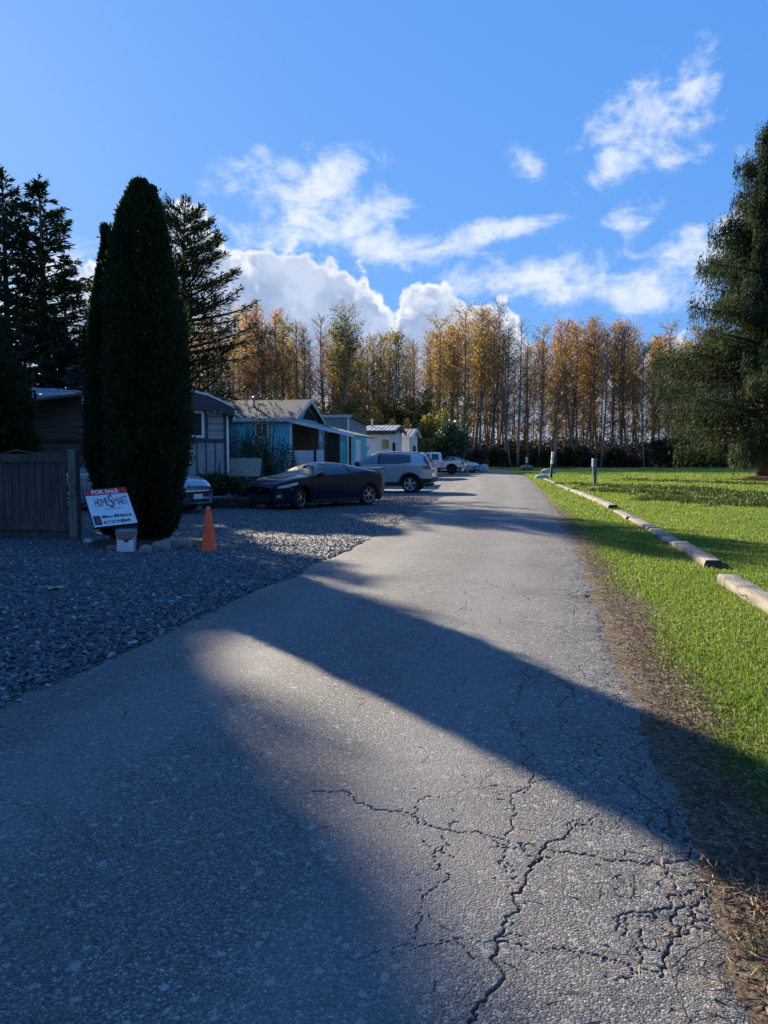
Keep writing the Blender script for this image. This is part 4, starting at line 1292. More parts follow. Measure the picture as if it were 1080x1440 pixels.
for i in range(12):
    for s in (-1, 1):
        x = 1.62 + .04 * i
        la.obox((1.86, -.03 - .006 * s, .75 + i * .155), (.72, .010, .028), Matrix.Rotation(R(45 * s), 3, 'Y'))
la.build('lattice', m_dkwood, hB)
MB().box(1.62, .02, .62, 2.10, .05, 2.52).build('lattice_backing', simple('dark_green_cloth', (.035, .042, .035), .9, var=.3), hB)
MB().lathe([(.02, .30), (.05, .26), (.10, .02), (.085, 0), (0, 0)], 10, c=(1.33, -.02, 2.12)).build('porch_lantern', simple('frosted_white', (.62, .62, .60), .5), hB, True)

rv = MB()
for x, y, s_ in ((-2.2, 1.2, 1), (-4.4, 1.5, .8), (-6.8, 1.1, 1)):
    zr = 3.22 + (4.08 - 3.22) / 2.1 * y
    rv.tube([(x, y, zr), (x, y, zr + .42 * s_)], .055, 8)
    rv.lathe([(0, .16), (.10, .10), (.11, .04), (.04, 0)], 10, c=(x, y, zr + .40 * s_))
rv.build('roof_vent', simple('galvanised_vent', (.30, .31, .33), .45, .5), hB, True)
MB().box(-2.6, -.16, 1.0, -2.25, -.004, 1.55).box(-2.5, -.10, .1, -2.44, -.004, 1.0).build('meter_box', m_trim_g, hB)
# ---- home B2: grey flat fronted
B2 = np.array([(491 - 540) / FPX * 40, 40.0])
h2 = thing('mobile_home', 'grey flat fronted home with teal end wall behind the porch', 'house', (B2[0], B2[1], 0), rB)
MB().prism([(0, .05), (4.4, .05), (4.4, 3.30), (0, 3.58)], 'x', -11, 0).build('wall', m_greysd, h2)
MB().prism([(-.12, 3.68), (4.6, 3.38), (4.6, 3.30), (-.12, 3.60)], 'x', -11.1, .18).build('roof', m_shingle, h2)
MB().box(-11.1, -.15, 3.56, .19, -.123, 3.70).build('fascia', m_trim_g, h2)
MB().box(-.09, -.02, .1, .018, -.003, 3.555).build('corner_trim', m_trim, h2)
MB().box(.003, .45, .2, .03, 4.2, 2.85).build('end_panel', m_teal2, h2)
e = MB()
e.box(.033, .10, .6, .055, .42, 2.8).box(.033, 1.3, 1.2, .05, 2.6, 2.4)
e.build('end_window', m_trim, h2)
MB().box(-.75, -.03, .5, -.15, -.004, 2.3).build('door', m_teal2, h2)

# ---- home C
C0 = np.array([(550 - 540) / FPX * 50, 50.0])
h3 = gable_home('mobile_home', 'white home with a ribbed pale metal roof and maroon fascia', C0, rB, 12, 4.3, 3.18, 3.58, .25, m_white, m_metalroof, m_trim, fascia=.26, ribs=.32, fascia_m=m_maroon)
rv = MB()
for x in (-1.6, -3.7):
    rv.tube([(x, 1.5, 3.4), (x, 1.5, 3.95)], .06, 8).lathe([(0, .14), (.11, .08), (.11, .03), (.04, 0)], 10, c=(x, 1.5, 3.92))
rv.build('roof_vent', m_trim_g, h3, True)
w3 = window(h3, -.62, -.08, 1.9, 2.62, 0, m_trim, 1, .05)
MB().box(-.62, -.10, 2.0, -.30, -.06, 2.60).build('tan_blind', simple('tan_cloth', (.34, .26, .15), .8), h3)
MB().box(.003, .5, 1.2, .03, 1.5, 2.4).build('end_window', m_glass, h3)
MB().tube([(-2.4, -.05, 2.0), (-2.4, -.05, 2.9)], .02, 6).build('vent_pipe', m_black, h3)
# ---- home D
D0 = np.array([(576 - 540) / FPX * 57, 57.0])
h4 = gable_home('mobile_home', 'furthest pale home with a ribbed tan metal roof', D0, rB, 11, 4.0, 3.04, 3.58, .25, m_white, m_tanroof, m_trim, fascia=.12, ribs=.34)
MB().box(.003, .3, .2, .03, 1.1, 2.2).build('door', m_trim, h4)
MB().box(.003, 1.7, 1.3, .03, 2.9, 2.3).build('end_window', m_glass, h4)
# little teal shelter beside home C
T0 = np.array([(507 - 540) / FPX * 44.5, 44.5])
ts = thing('garden_shelter', 'small teal topped shelter between the grey and the white homes', 'shelter', (T0[0], T0[1], 0), rB)
MB().box(-.42, -.1, 1.86, .34, .9, 2.12).build('roof', m_teal2, ts, bevel=.03)
MB().box(-.38, 0, .1, -.30, .8, 1.86).box(.22, 0, .1, .30, .8, 1.86).build('post', m_trim, ts)
MB().box(-.30, .4, .1, .22, .45, 1.86).build('back_panel', m_dkwood, ts)
MB().box(-.34, -.05, 1.45, .30, .1, 1.60).build('shelf', m_white, ts)

# ---- wooden fence
f0 = G(-70, 758); f1 = G(104, 762)
fr = thing('wooden_fence', 'weathered grey plank fence with a thick end post at the left', 'fence', f1, math.atan2(f1[1] - f0[1], f1[0] - f0[0]))
Lf = float(np.linalg.norm(f1 - f0))
rg = np.random.default_rng(8)
n = int(Lf / .155)
bp_ = MB()
for i in range(n):
    x = -.10 - i * .155
    bp_.obox((x - .07, .0, .02 + .72), (.134, .022, 1.42 + rg.normal(0, .012)), jit=.003, rg=rg)
bp_.build('board_panel', m_fence, fr)
MB().obox((-Lf / 2 - .05, -.035, 1.46), (Lf, .04, .145), jit=.002, rg=rg).build('rail', m_fence, fr)
MB().obox((-Lf / 2 - .05, -.035, .27), (Lf, .04, .135), jit=.002, rg=rg).build('rail', m_fence, fr)
MB().obox((.06, -.03, .80), (.155, .14, 1.62), jit=.004, rg=rg).build('end_post', m_post, fr, bevel=.008)
MB().obox((-.02, .11, .75), (.09, .09, 1.5), jit=.002, rg=rg).build('back_post', m_fence, fr)
# limp garden hose / cane lying on top of the fence
hz = MB().tube([f0 + np.array([.9, .0, 1.50]), f0 + np.array([1.25, -.02, 1.60]), f0 + np.array([1.6, .02, 1.54]), f0 + np.array([1.95, .0, 1.535])], .018, 6)
tag(hz.build('dry_branch', m_bark_d, None, True), 'thin dry branch lying along the top of the plank fence', 'branch')

# ---- for sale sign
Y0 = 11.4
TL, TR, BL = W(109, 691.5, Y0), W(168.5, 686.5, Y0 + .36), W(133, 742.3, Y0 - .36)
ex = TR - TL; wS = np.linalg.norm(ex); ex = ex / wS
ey = TL - BL; hS = np.linalg.norm(ey); ey = ey - ex * (ey @ ex); ey = ey / np.linalg.norm(ey)
ez = np.cross(ex, ey)
if ez[1] > 0:
    ez = -ez
Msgn = Matrix(((ex[0], ey[0], ez[0], BL[0]), (ex[1], ey[1], ez[1], BL[1]), (ex[2], ey[2], ez[2], BL[2]), (0, 0, 0, 1)))
m_sign = simple('sign_white', (.66, .67, .69), .35)
m_red = simple('sign_red', (.55, .022, .025), .35)
m_ink = simple('sign_ink', (.02, .022, .03), .5)
m_redink = simple('sign_red_ink', (.38, .05, .045), .5)
m_wink = simple('sign_white_ink', (.78, .78, .78), .4)
m_blk = simple('black_metal', (.012, .012, .013), .45, .3)
sg = thing('for_sale_sign', 'tilted white for sale sign with a red band below the columnar evergreens', 'sign', (BL[0], BL[1], 0))
back = Matrix.Translation(Vector((-BL[0], -BL[1], 0)))


def on_sign(o):
    o.parent = sg
    o.matrix_basis = back @ Msgn
    return o


def text(body, mat, x, y, h, wsc=1.0, z=.012, shear=0.0, align='LEFT', bold=.0, name='lettering', fit=None):
    cu = bpy.data.curves.new('lettering', 'FONT')
    cu.body = body
    cu.size = 1.0
    cu.extrude = .004
    cu.offset = bold
    cu.shear = shear
    to = bpy.data.objects.new('tmp', cu)
    COL.objects.link(to)
    dg = bpy.context.evaluated_depsgraph_get()
    me = bpy.data.meshes.new_from_object(to.evaluated_get(dg))
    bpy.data.objects.remove(to)
    co = np.zeros(len(me.vertices) * 3, dtype=np.float32); me.vertices.foreach_get('co', co); co = co.reshape(-1, 3)
    lo, hi = co[:, :2].min(0), co[:, :2].max(0)
    sy = h / (hi[1] - lo[1])
    sx = (fit / (hi[0] - lo[0])) if fit else sy * wsc
    co[:, 0] = (co[:, 0] - lo[0]) * sx + x
    co[:, 1] = (co[:, 1] - lo[1]) * sy + y
    co[:, 2] = co[:, 2] * .3 + z
    me.vertices.foreach_set('co', co.ravel())
    me.materials.clear(); me.materials.append(mat)
    me.update()
    return link(name, me)


on_sign(MB().box(0, 0, 0, wS, hS, .010).build('panel', m_sign))
hb = hS * .165
on_sign(MB().box(.002, hS - hb, .0102, wS - .002, hS - .002, .013).build('red_band', m_red))
on_sign(text('FOR SALE', m_wink, wS * .17, hS - hb * .82, hb * .64, fit=wS * .62, z=.0155, bold=.025))
x = wS * .17
for ch, mt, hh, wd_, dy in (('H', m_ink, .185, .07, 0), ('O', m_ink, .16, .06, .01), ('M', m_redink, .16, .085, .01), ('E', m_ink, .16, .05, .01), ('S', m_ink, .27, .10, -.035), ('M', m_redink, .16, .085, .01), ('A', m_ink, .16, .07, .01), ('R', m_ink, .16, .06, .01), ('T', m_ink, .185, .06, 0)):
    sc_ = wS / .74
    on_sign(text(ch, mt, x, hS * .52 + dy, hh * .95 * hS / .74, fit=wd_ * .86 * sc_, z=.0125, bold=-.004 if ch != 'S' else .0, shear=.12 if ch == 'S' else 0, name='logo_letter'))
    x += wd_ * .90 * sc_
on_sign(text('ONE REALTY', m_ink, wS * .36, hS * .43, .022, fit=wS * .40, z=.0125, bold=-.012))
on_sign(text('Maru Midence', m_ink, wS * .235, hS * .205, hS * .085, fit=wS * .69, z=.0125, bold=.02))
on_sign(text('617.519.8849', m_ink, wS * .235, hS * .055, hS * .085, fit=wS * .62, z=.0125, bold=.02))
on_sign(MB().box(wS * .03, hS * .045, .0102, wS * .195, hS * .285, .013).build('portrait_photo', simple('dark_portrait_print', (.035, .028, .034), .4)))
on_sign(MB().obox((wS * .112, hS * .15, .0145), (wS * .06, hS * .11, .002)).build('portrait_head', simple('portrait_tone', (.13, .075, .065), .5)))
fm = MB().box(-.012, -.014, -.016, wS + .012, .0, .012).box(-.012, hS, -.016, wS + .012, hS + .008, .012).box(-.012, 0, -.016, 0, hS, .012).box(wS, 0, -.016, wS + .012, hS, .012)
on_sign(fm.build('frame', m_blk))
lg = MB()
bl = Vector(BL); br = Vector(BL + ex * wS)
for f in (.55, .92):
    p_ = bl.lerp(br, f)
    q_ = Vector(TL).lerp(Vector(TR), f)
    p_ = p_ + Vector((0, .04, 0))
    lg = MB().tube([q_.lerp(p_, .3) + Vector(ez * -.025) - Vector((BL[0], BL[1], 0)), p_ + Vector(ez * -.025) - Vector((BL[0], BL[1], 0)), Vector((p_.x, p_.y + .06, -.05)) - Vector((BL[0], BL[1], 0))], .013, 6)
    lg.build('stake', m_blk, sg, True)
sb = Vector(BL + ex * wS * .42) - Vector((BL[0], BL[1], 0)); sb2 = Vector(BL + ex * wS * .99) - Vector((BL[0], BL[1], 0))
MB().tube([sb + Vector((0, .02, -.05)), sb2 + Vector((0, .02, -.05))], .032, 6).build('lower_bar', m_blk, sg, True)

# ---- flyer box
fb0 = G(176, 780)
fb = thing('flyer_box', 'grey plastic flyer box with a white sheet in front of the sign', 'box', fb0, R(3))
wF = 27 / FPX * fb0[1]
hF = 34 / FPX * fb0[1]
m_plas = simple('grey_plastic', (.30, .32, .34), .3)
tl_ = -.10
MB().prism([(.10, 0), (.02, 0), (.06, hF), (.15, hF)], 'x', -wF * .48, wF * .48).build('case', m_plas, fb, bevel=.006)
MB().prism([(.01, hF - .085), (.18, hF - .07), (.18, hF + .02), (.05, hF + .025), (.005, hF - .01)], 'x', -wF / 2, wF / 2).build('lid', simple('dull_grey_plastic', (.17, .18, .195), .4), fb, bevel=.006)
MB().prism([(.017, .012), (.012, .012), (.044, hF - .10), (.049, hF - .10)], 'x', -wF * .42, wF * .42).build('flyer', m_sign, fb)
MB().prism([(.041, hF - .145), (.037, hF - .145), (.0425, hF - .105), (.0465, hF - .105)], 'x', -wF * .39, wF * .39).build('flyer_heading', m_redink, fb)
MB().prism([(.037, hF - .18), (.033, hF - .18), (.0375, hF - .135), (.0415, hF - .135)], 'x', -wF * .10, wF * .16).build('flyer_emblem', m_ink, fb)
fl = MB()
for i in range(6):
    z = .05 + i * .022
    y_ = .0165 + (z - .012) / (hF - .112) * .030
    fl.box(-wF * .32, y_ - .0045, z, wF * (.30 - .07 * (i % 3)), y_ - .003, z + .006)
fl.build('flyer_print', simple('pale_print', (.38, .40, .43), .6), fb)
MB().tube([(0, .17, -.05), (0, .17, .45)], .015, 6).build('stake', m_blk, fb)

# ---- traffic cone
c0 = G(294, 777.5)
cn = thing('traffic_cone', 'orange traffic cone standing on the gravel by the sign', 'traffic cone', c0, R(12))
m_or = noisy('cone_orange', (.92, .095, .022), (.97, .13, .03), 4, .5, .1, 30, c3=(.85, .09, .03), s3=7)
MB().lathe([(.128, .030), (.120, .05), (.032, .695), (.026, .705), (.016, .700), (.016, .60)], 28).build('cone_body', m_or, cn, True)
MB().box(-.185, -.185, .0, .185, .185, .032).build('base', m_or, cn, bevel=.012)
MB().lathe([(.0285, .700), (.030, .708), (.020, .714), (.012, .708)], 20).build('rim', simple('worn_white_rubber', (.55, .50, .46), .5), cn, True)


# ---- stones
def stone(px, py, w, d, h, lb, mt, seed, flat=.0, loc=None):
    rg = np.random.default_rng(seed)
    import bmesh
    bm = bmesh.new()
    bmesh.ops.create_icosphere(bm, subdivisions=3, radius=1)
    for v in bm.verts:
        q = np.array(v.co)
        k = 1 + .5 * (fbm(q[0] * 1.3 + seed, q[1] * 1.3 + q[2], seed) - .47) + .18 * (fbm(q[0] * 4 + seed, q[1] * 4 - q[2] * 3, seed + 5) - .47)
        q = q * k
        q = np.sign(q) * np.abs(q) ** .85
        v.co = Vector((q[0] * w / 2, q[1] * d / 2, q[2] * h * .62 + h * .50))
    me = bpy.data.meshes.new('stone')
    bm.to_mesh(me); bm.free()
    me.materials.append(mt)
    me.polygons.foreach_set('use_smooth', np.ones(len(me.polygons), dtype=bool))
    p_ = G(px, py) if loc is None else loc
    return tag(link('garden_stone', me, None, p_, rg.uniform(0, 6.28) if flat else 0), lb, 'stone', None)


stone(253, 774, .40, .26, .20, 'large flat grey stone nearest the traffic cone among the edging stones', m_rock, 1)
stone(227, 778, .30, .24, .17, 'rounded grey stone between the tan stone and the large flat one', m_rock, 2)
stone(205, 781, .20, .18, .14, 'small tan stone right of the flyer box', m_rock, 3)
stone(271, 772, .24, .22, .12, 'low dark stone behind the traffic cone', simple('dark_stone', (.09, .085, .085), .85, var=.3), 4)
stone(158, 776, .16, .14, .10, 'small stone just left of the flyer box', m_rock, 5)
stone(125, 767, .15, .12, .11, 'small white stone beside the fence post', m_rock_p, 6)
stone(236, 772, .22, .2, .15, 'grey stone half hidden behind the rounded one', m_rock, 9)
stone(680, 664.5, .95, .8, .7, 'grey boulder at the end of the road', m_rock_p, 7)
stone(771, 667, 1.15, .7, .42, 'pale rock at the foot of the leaning post', m_rock_p, 8)
stone(741, 661, 1.5, 1.0, .45, 'low brown rock at the foot of the white topped post', m_rock, 11)
stone(763, 674, .9, .5, .26, 'small pale rock in the grass before the leaning post', m_rock_p, 12)

# soil mound below the evergreens
pm = MB().lathe([(0, .10), (.5, .09), (.8, .06), (1.05, .02), (1.25, -.02)], 28, c=(ta[0] + .02, 12.4, 0))
vv = np.array(pm.V); vv[:, :2] += rg.normal(0, .03, (len(vv), 2)); vv[:, 0] = ta[0] + (vv[:, 0] - ta[0]) * 1.15; pm.V = [tuple(q) for q in vv]
tag(pm.build('garden_soil', m_soil, None, True), kind='structure')


# ---- landscape timbers edging the lawn
def timber(a, b, w, h, lb, sink=0.0, dark=True, rot=0.0, seed=0):
    a, b = np.array(a), np.array(b)
    d = b - a; L = np.linalg.norm(d[:2])
    rg = np.random.default_rng(seed + 60)
    o = thing('landscape_timber', lb, 'timber', (a[0], a[1], ground_z(a[0], a[1]) - sink), math.atan2(d[1], d[0]) - math.pi / 2, 'timbers edging the lawn')
    n = 14
    V, F = [], []
    for i in range(n + 1):
        f = i / n
        wob = rg.normal(0, .006, (8, 2))
        prof = [(-w / 2, -.08), (w / 2, -.08), (w / 2, h * .5), (w / 2 - .005, h - .02), (w / 2 - .03, h), (-w / 2 + .03, h), (-w / 2 + .005, h - .02), (-w / 2, h * .5)]
        for (p_, q_), k in zip(prof, wob):
            V.append((p_ + k[0] + .02 * math.sin(f * 3 + seed), f * L, q_ + k[1]))
    for i in range(n):
        for k in range(8):
            F.append((i * 8 + k, i * 8 + (k + 1) % 8, (i + 1) * 8 + (k + 1) % 8, (i + 1) * 8 + k))
    mb = MB().add(V, F)
    mb.build('beam', m_timber, o, True)
    for vs, s_ in ((V[:8], -1), (V[-8:], 1)):
        MB().add(vs + [(x, y + s_ * .004, z) for x, y, z in vs], [tuple(range(8))[::s_], tuple(range(8, 16))[::s_]] + [(i, (i + 1) % 8, 8 + (i + 1) % 8, 8 + i) for i in range(8)]).build('end_grain', m_timber_e, o)
    return o


def tp(px, py):
    return G(px, py)


timber(tp(1150, 905), tp(1026, 822), .24, .12, 'nearest pale timber running out of the right edge', 0, seed=1)
timber(tp(1001, 800), tp(958, 771), .23, .12, 'second timber from the near end, with its dark cut end showing', 0, seed=2)
timber(tp(957, 771), tp(921, 748), .24, .09, 'third timber from the near end, low and grey in grass', .01, seed=3)
timber(tp(920, 747), tp(890, 733), .24, .10, 'fourth timber from the near end, low with split grain', .01, seed=4)
timber(tp(889, 732), tp(868, 721), .26, .08, 'fifth timber from the near end, short and broken', .0, seed=5)
timber(tp(862, 717), tp(838, 706), .26, .14, 'sixth timber, shorter, with a dark end', .0, seed=6)  # end faces are darker than the beam
timber(tp(837, 705), tp(806, 692), .26, .12, 'seventh timber, pale and long before the grey post', .0, seed=7)
timber(tp(802, 690.5), tp(783, 682), .24, .08, 'eighth timber, nearly sunk in the grass', .0, seed=8)
timber(tp(781, 681), tp(764, 673), .24, .08, 'furthest timber before the leaning post', .0, seed=9)

# ---- posts on the lawn
q = G(836, 684)
po = thing('lawn_post', 'upright grey wooden post with a pale blue box on the lawn', 'post', (q[0], q[1], ground_z(q[0], q[1])), .2, 'posts along the lawn')
MB().obox((0, 0, .62), (.15, .15, 1.45), jit=.006, rg=rg).build('shaft', m_post, po, bevel=.01)
MB().box(-.16, -.10, .95, -.078, .05, 1.36).build('utility_box', simple('pale_blue_paint', (.32, .42, .52), .5), po, bevel=.01)
MB().box(-.13, -.06, .55, -.078, -.02, .95).build('conduit', simple('grey_conduit', (.30, .31, .33), .5), po)
q = G(774.5, 672.5)
po = thing('lawn_post', 'leaning dark post with a white upper half beside a pale rock', 'post', (q[0], q[1], ground_z(q[0], q[1])), 0, 'posts along the lawn')
po.rotation_euler = (0, R(4), 0)
MB().obox((0, 0, .42), (.15, .15, 1.05), jit=.005, rg=rg).build('shaft', simple('dark_stained_post', (.055, .048, .042), .85, var=.3), po)
MB().obox((0, 0, 1.36), (.16, .16, .83), jit=.004, rg=rg).build('painted_top', m_trim, po, bevel=.01)
MB().obox((0.0, -.0, 1.30), (.166, .166, .16)).build('red_band', simple('faded_red_paint', (.40, .14, .10), .6), po)
q = G(740.5, 661.5)
po = thing('lawn_post', 'short post with a white top beside the road end', 'post', (q[0], q[1], ground_z(q[0], q[1])), 0, 'posts along the lawn')
MB().obox((0, 0, .35), (.20, .20, .9), jit=.006, rg=rg).build('shaft', m_post, po)
MB().obox((0, 0, 1.08), (.215, .215, .58), jit=.004, rg=rg).build('painted_top', m_trim, po, bevel=.01)

# ---- low block wall with a planting bed
w0, w1 = G(268, 717), G(350, 712)
bw = thing('block_wall', 'low concrete block edging in front of the planted bed', 'wall', w0, math.atan2(w1[1] - w0[1], w1[0] - w0[0]))
Lw = float(np.linalg.norm(w1 - w0))
n = 9
for row in range(2):
    blk = MB()
    for i in range(n):
        x = -1.2 + (i + .5 * row) * (Lw + 1.2) / n
        blk.obox((x + .09, 0, .09 + row * .172), ((Lw + 1.2) / n - .012, .19, .165), jit=.005, rg=rg)
    blk.build('block_course', m_conc, bw, bevel=.012)
bed = MB()
bed.box(w0[0] - 1.5, w0[1] + .15, .0, w1[0] + .3, w0[1] + 2.3, .30)
tag(bed.build('planting_bed', m_soil), kind='structure')


def spiky(seed, n, L, w, up=.8):
    rg = np.random.default_rng(seed)
    V, F = [], []
    T = []
    for i in range(n):
        a = rg.uniform(0, 6.283); l = L * rg.uniform(.55, 1.1); e = R(rg.uniform(12, 85)); dr = rg.uniform(.1, .5)
        ca, sa = math.cos(a), math.sin(a)
        b = len(V)
        for j, t_ in enumerate((0, .35, .7, 1)):
            r = l * math.cos(e) * t_; z = l * (math.sin(e) * t_ - dr * t_ * t_) + .03
            ww = w * (1, 1.15, .75, .06)[j] / 2
            V += [(ca * r - sa * ww, sa * r + ca * ww, z), (ca * r + sa * ww, sa * r - ca * ww, z)]
        for j in range(3):
            F.append((b + j * 2, b + j * 2 + 1, b + j * 2 + 3, b + j * 2 + 2))
        T += [rg.uniform(0, 1)] * 8
    return mk_mesh('leaves', np.array(V), np.array(F), m_yucca, False, {'tone': T})


m_yucca = leafmat('sword_leaves', [(0, (.020, .035, .022)), (.6, (.055, .080, .055)), (1, (.16, .17, .10))], .2, (1.2, 1.2, .7), .45, .1)
for i, (px, Yd, L, n_, lb) in enumerate([(281, 22.0, 1.0, 44, 'sword leaved plant nearest the columnar evergreen in the bed'), (306, 22.6, 1.35, 60, 'tallest spiky plant in front of the grey home wall'), (327, 22.2, .75, 40, 'low spiky plant by the white downspout')]):
    o = thing('spiky_plant', lb, 'plant', ((px - 540) / FPX * Yd, Yd, .28), i, 'spiky plants in the bed')
    link('leaves', spiky(40 + i, n_, L, .055), o)
dk1 = mesh_pair('b', *bush(541, .55, .45, .75, 2200, .085, .4, 9), m_bark_d, m_grn)
for i, (px, Yd, sc, lb) in enumerate([(272, 21.9, .95, 'low dark bush at the left end of the bed'), (292, 21.7, 1.0, 'dark bush behind the middle of the block edging'), (314, 21.8, 1.05, 'dark bush between the spiky plants'), (336, 21.9, .9, 'dark bush at the right end of the bed beside the coupe')]):
    put_tree('garden_bush', lb, 'bush', ((px - 540) / FPX * Yd, Yd, .26), dk1, sc, i * 1.7, 'low bushes in the bed')
m_lime = leafmat('lime_leaves', [(0, (.10, .14, .02)), (1, (.26, .28, .05))], .4)
lm_ = mesh_pair('b', *bush(545, .16, .14, .5, 240, .07, .5, 4), m_bark_d, m_lime)
put_tree('lime_shrub', 'small lime green sprig beside the coupe nose', 'plant', ((339 - 540) / FPX * 21.6, 21.6, .30), lm_, 1.0)
m_airy = leafmat('airy_leaves', [(0, (.018, .032, .018)), (.6, (.05, .07, .035)), (1, (.13, .14, .06))], .35, (1.3, 1.2, .7), .5, .2)
ab = [mesh_pair('b', *bush(550 + i, .95, .8, 2.7, 2300, .085, .45, 13, 12), m_bark_d, m_airy) for i in range(2)]
for i, (px, Yd, sc, lb) in enumerate([(337, 27.5, 1.0, 'loose leggy shrub before the turquoise wall, left'), (360, 28.0, .85, 'loose shrub below the turquoise home window'), (384, 28.3, .88, 'dense dark shrub at the corner of the turquoise home'), (402, 28.5, .62, 'lower shrub next to the porch')]):
    put_tree('leggy_shrub', lb, 'shrub', ((px - 540) / FPX * Yd, Yd, .0), ab[i % 2], sc, i * 1.4, 'shrubs in front of the turquoise home')
tallb = mesh_pair('b', *bush(560, .8, .7, 4.1, 900, .10, .75, 10, 9), m_bark_d, m_yel)
put_tree('thin_sapling', 'thin leaning sapling with pale leaves in front of the shingle roof', 'tree', ((378 - 540) / FPX * 28.6, 28.6, 0), tallb, .92, .4)
# potted plant at the porch
q = W(430, 652, 31.5)
pt = thing('potted_plant', 'potted plant with long leaves beside the white porch wall', 'plant', (q[0], 31.5, .0))
MB().lathe([(0, 0), (.16, 0), (.21, .32), (.22, .34), (.18, .34), (.17, .28)], 14).build('pot', simple('dark_pot', (.05, .04, .035), .6), pt, True)
lv = link('leaves', spiky(47, 26, 1.35, .07), pt); lv.location = (0, 0, .3)
# tan board leaning in the garden
q = W(344, 660, 24.6)
tb_ = thing('tan_board', 'tan rectangular board propped up between the bed and the shrubs', 'board', (q[0], 24.6, 0), R(-4))
m_tan = noisy('tan_board_paint', (.30, .25, .19), (.38, .32, .25), 3, .7, .2, 30)
MB().prism([(.0, .82), (.03, .82), (.30, 1.42), (.27, 1.42)], 'x', -.58, .52).build('panel', m_tan, tb_, bevel=.01)
MB().box(-.5, .1, .0, -.42, .2, 1.0).box(.38, .1, 0, .46, .2, 1.0).build('support', m_dkwood, tb_)
MB().box(-.55, .22, .1, .5, .5, .70).build('crate_base', m_dkwood, tb_)
# thin stake beside it
tag(MB().tube([(q[0] + .62, 24.5, 0), (q[0] + .62, 24.5, 1.35)], .018, 6).build('garden_stake', m_post), 'thin wooden stake standing right of the tan board', 'stake')


# ---- fallen leaf on the slate
def maple_leaf(px, py, size, col, lb, rot):
    q = G(px, py)
    pts = []
    for i in range(30):
        a = i / 30 * 2 * math.pi
        r = size * (.30 + .22 * abs(math.cos(a * 2.5)) ** 1.5 + (.06 if i % 2 else 0))
        pts.append((r * math.cos(a), r * math.sin(a), .01 * math.sin(a * 3) + .02 * (r / size)))
    mb = MB().add([(0, 0, .012)] + pts, [(0, 1 + i, 1 + (i + 1) % 30) for i in range(30)])
    mb.tube([(-size * .3, 0, .012), (-size * .75, .02, .03)], .0025, 4)
    o = mb.build('fallen_leaf', simple('dry_leaf', col, .7, var=.2), None, loc=(q[0], q[1], .055 if px < 400 else .07), rotz=rot)
    return tag(o, lb, 'leaf', None)


maple_leaf(77, 834, .17, (.42, .33, .16), 'single pale yellow maple leaf lying on the slate chippings', .5)
maple_leaf(1045, 848, .05, (.30, .17, .06), 'small brown leaf lying near the closest timber', .5)
# ================================================================== CARS
def paint(name, c, metal=.35, rough=.28, coat=1.0):
    return simple(name, c, rough, metal, coat, .5)


m_carglass = simple('car_glass', (.012, .016, .020), .03, 0, .0, 1.0)
m_carglass_l = simple('car_glass_sky_reflection', (.10, .14, .16), .05, 0, .0, 1.0)  # lighter base colour stands in for bright sky reflected in the glass
m_sideglass = simple('car_side_glass', (.03, .06, .075), .05, 0, .0, .7)
m_tyre = noisy('tyre_rubber', (.012, .012, .013), (.024, .024, .025), 20, .85, .3, 60)
m_alloy = simple('alloy', (.52, .52, .54), .28, .85)
m_plast = noisy('black_plastic', (.016, .016, .017), (.026, .026, .027), 12, .65, .2, 60)
m_chrome = simple('chrome', (.65, .65, .67), .12, 1.0)
m_tail = simple('tail_light_red', (.36, .012, .018), .12, 0, .6)
m_head = simple('head_light_clear', (.50, .53, .57), .10, .25, .8)
m_amber = simple('amber_lens', (.62, .16, .03), .2)
m_plate = simple('number_plate', (.55, .56, .58), .45)


def curve(pts, xs, sm=.05):
    px = np.array([p[0] for p in pts]); pz = np.array([p[1] for p in pts])
    fx = np.linspace(px[0] - .5, px[-1] + .5, 1600)
    fz = np.interp(fx, px, pz)
    if sm:
        d = fx[1] - fx[0]
        k = np.exp(-.5 * (np.arange(-4 * sm, 4 * sm + d, d) / sm) ** 2); k /= k.sum()
        pad_ = len(k) // 2
        fz = np.convolve(np.pad(fz, pad_, 'edge'), k, 'valid')[:len(fx)]
    return np.interp(xs, fx, fz)


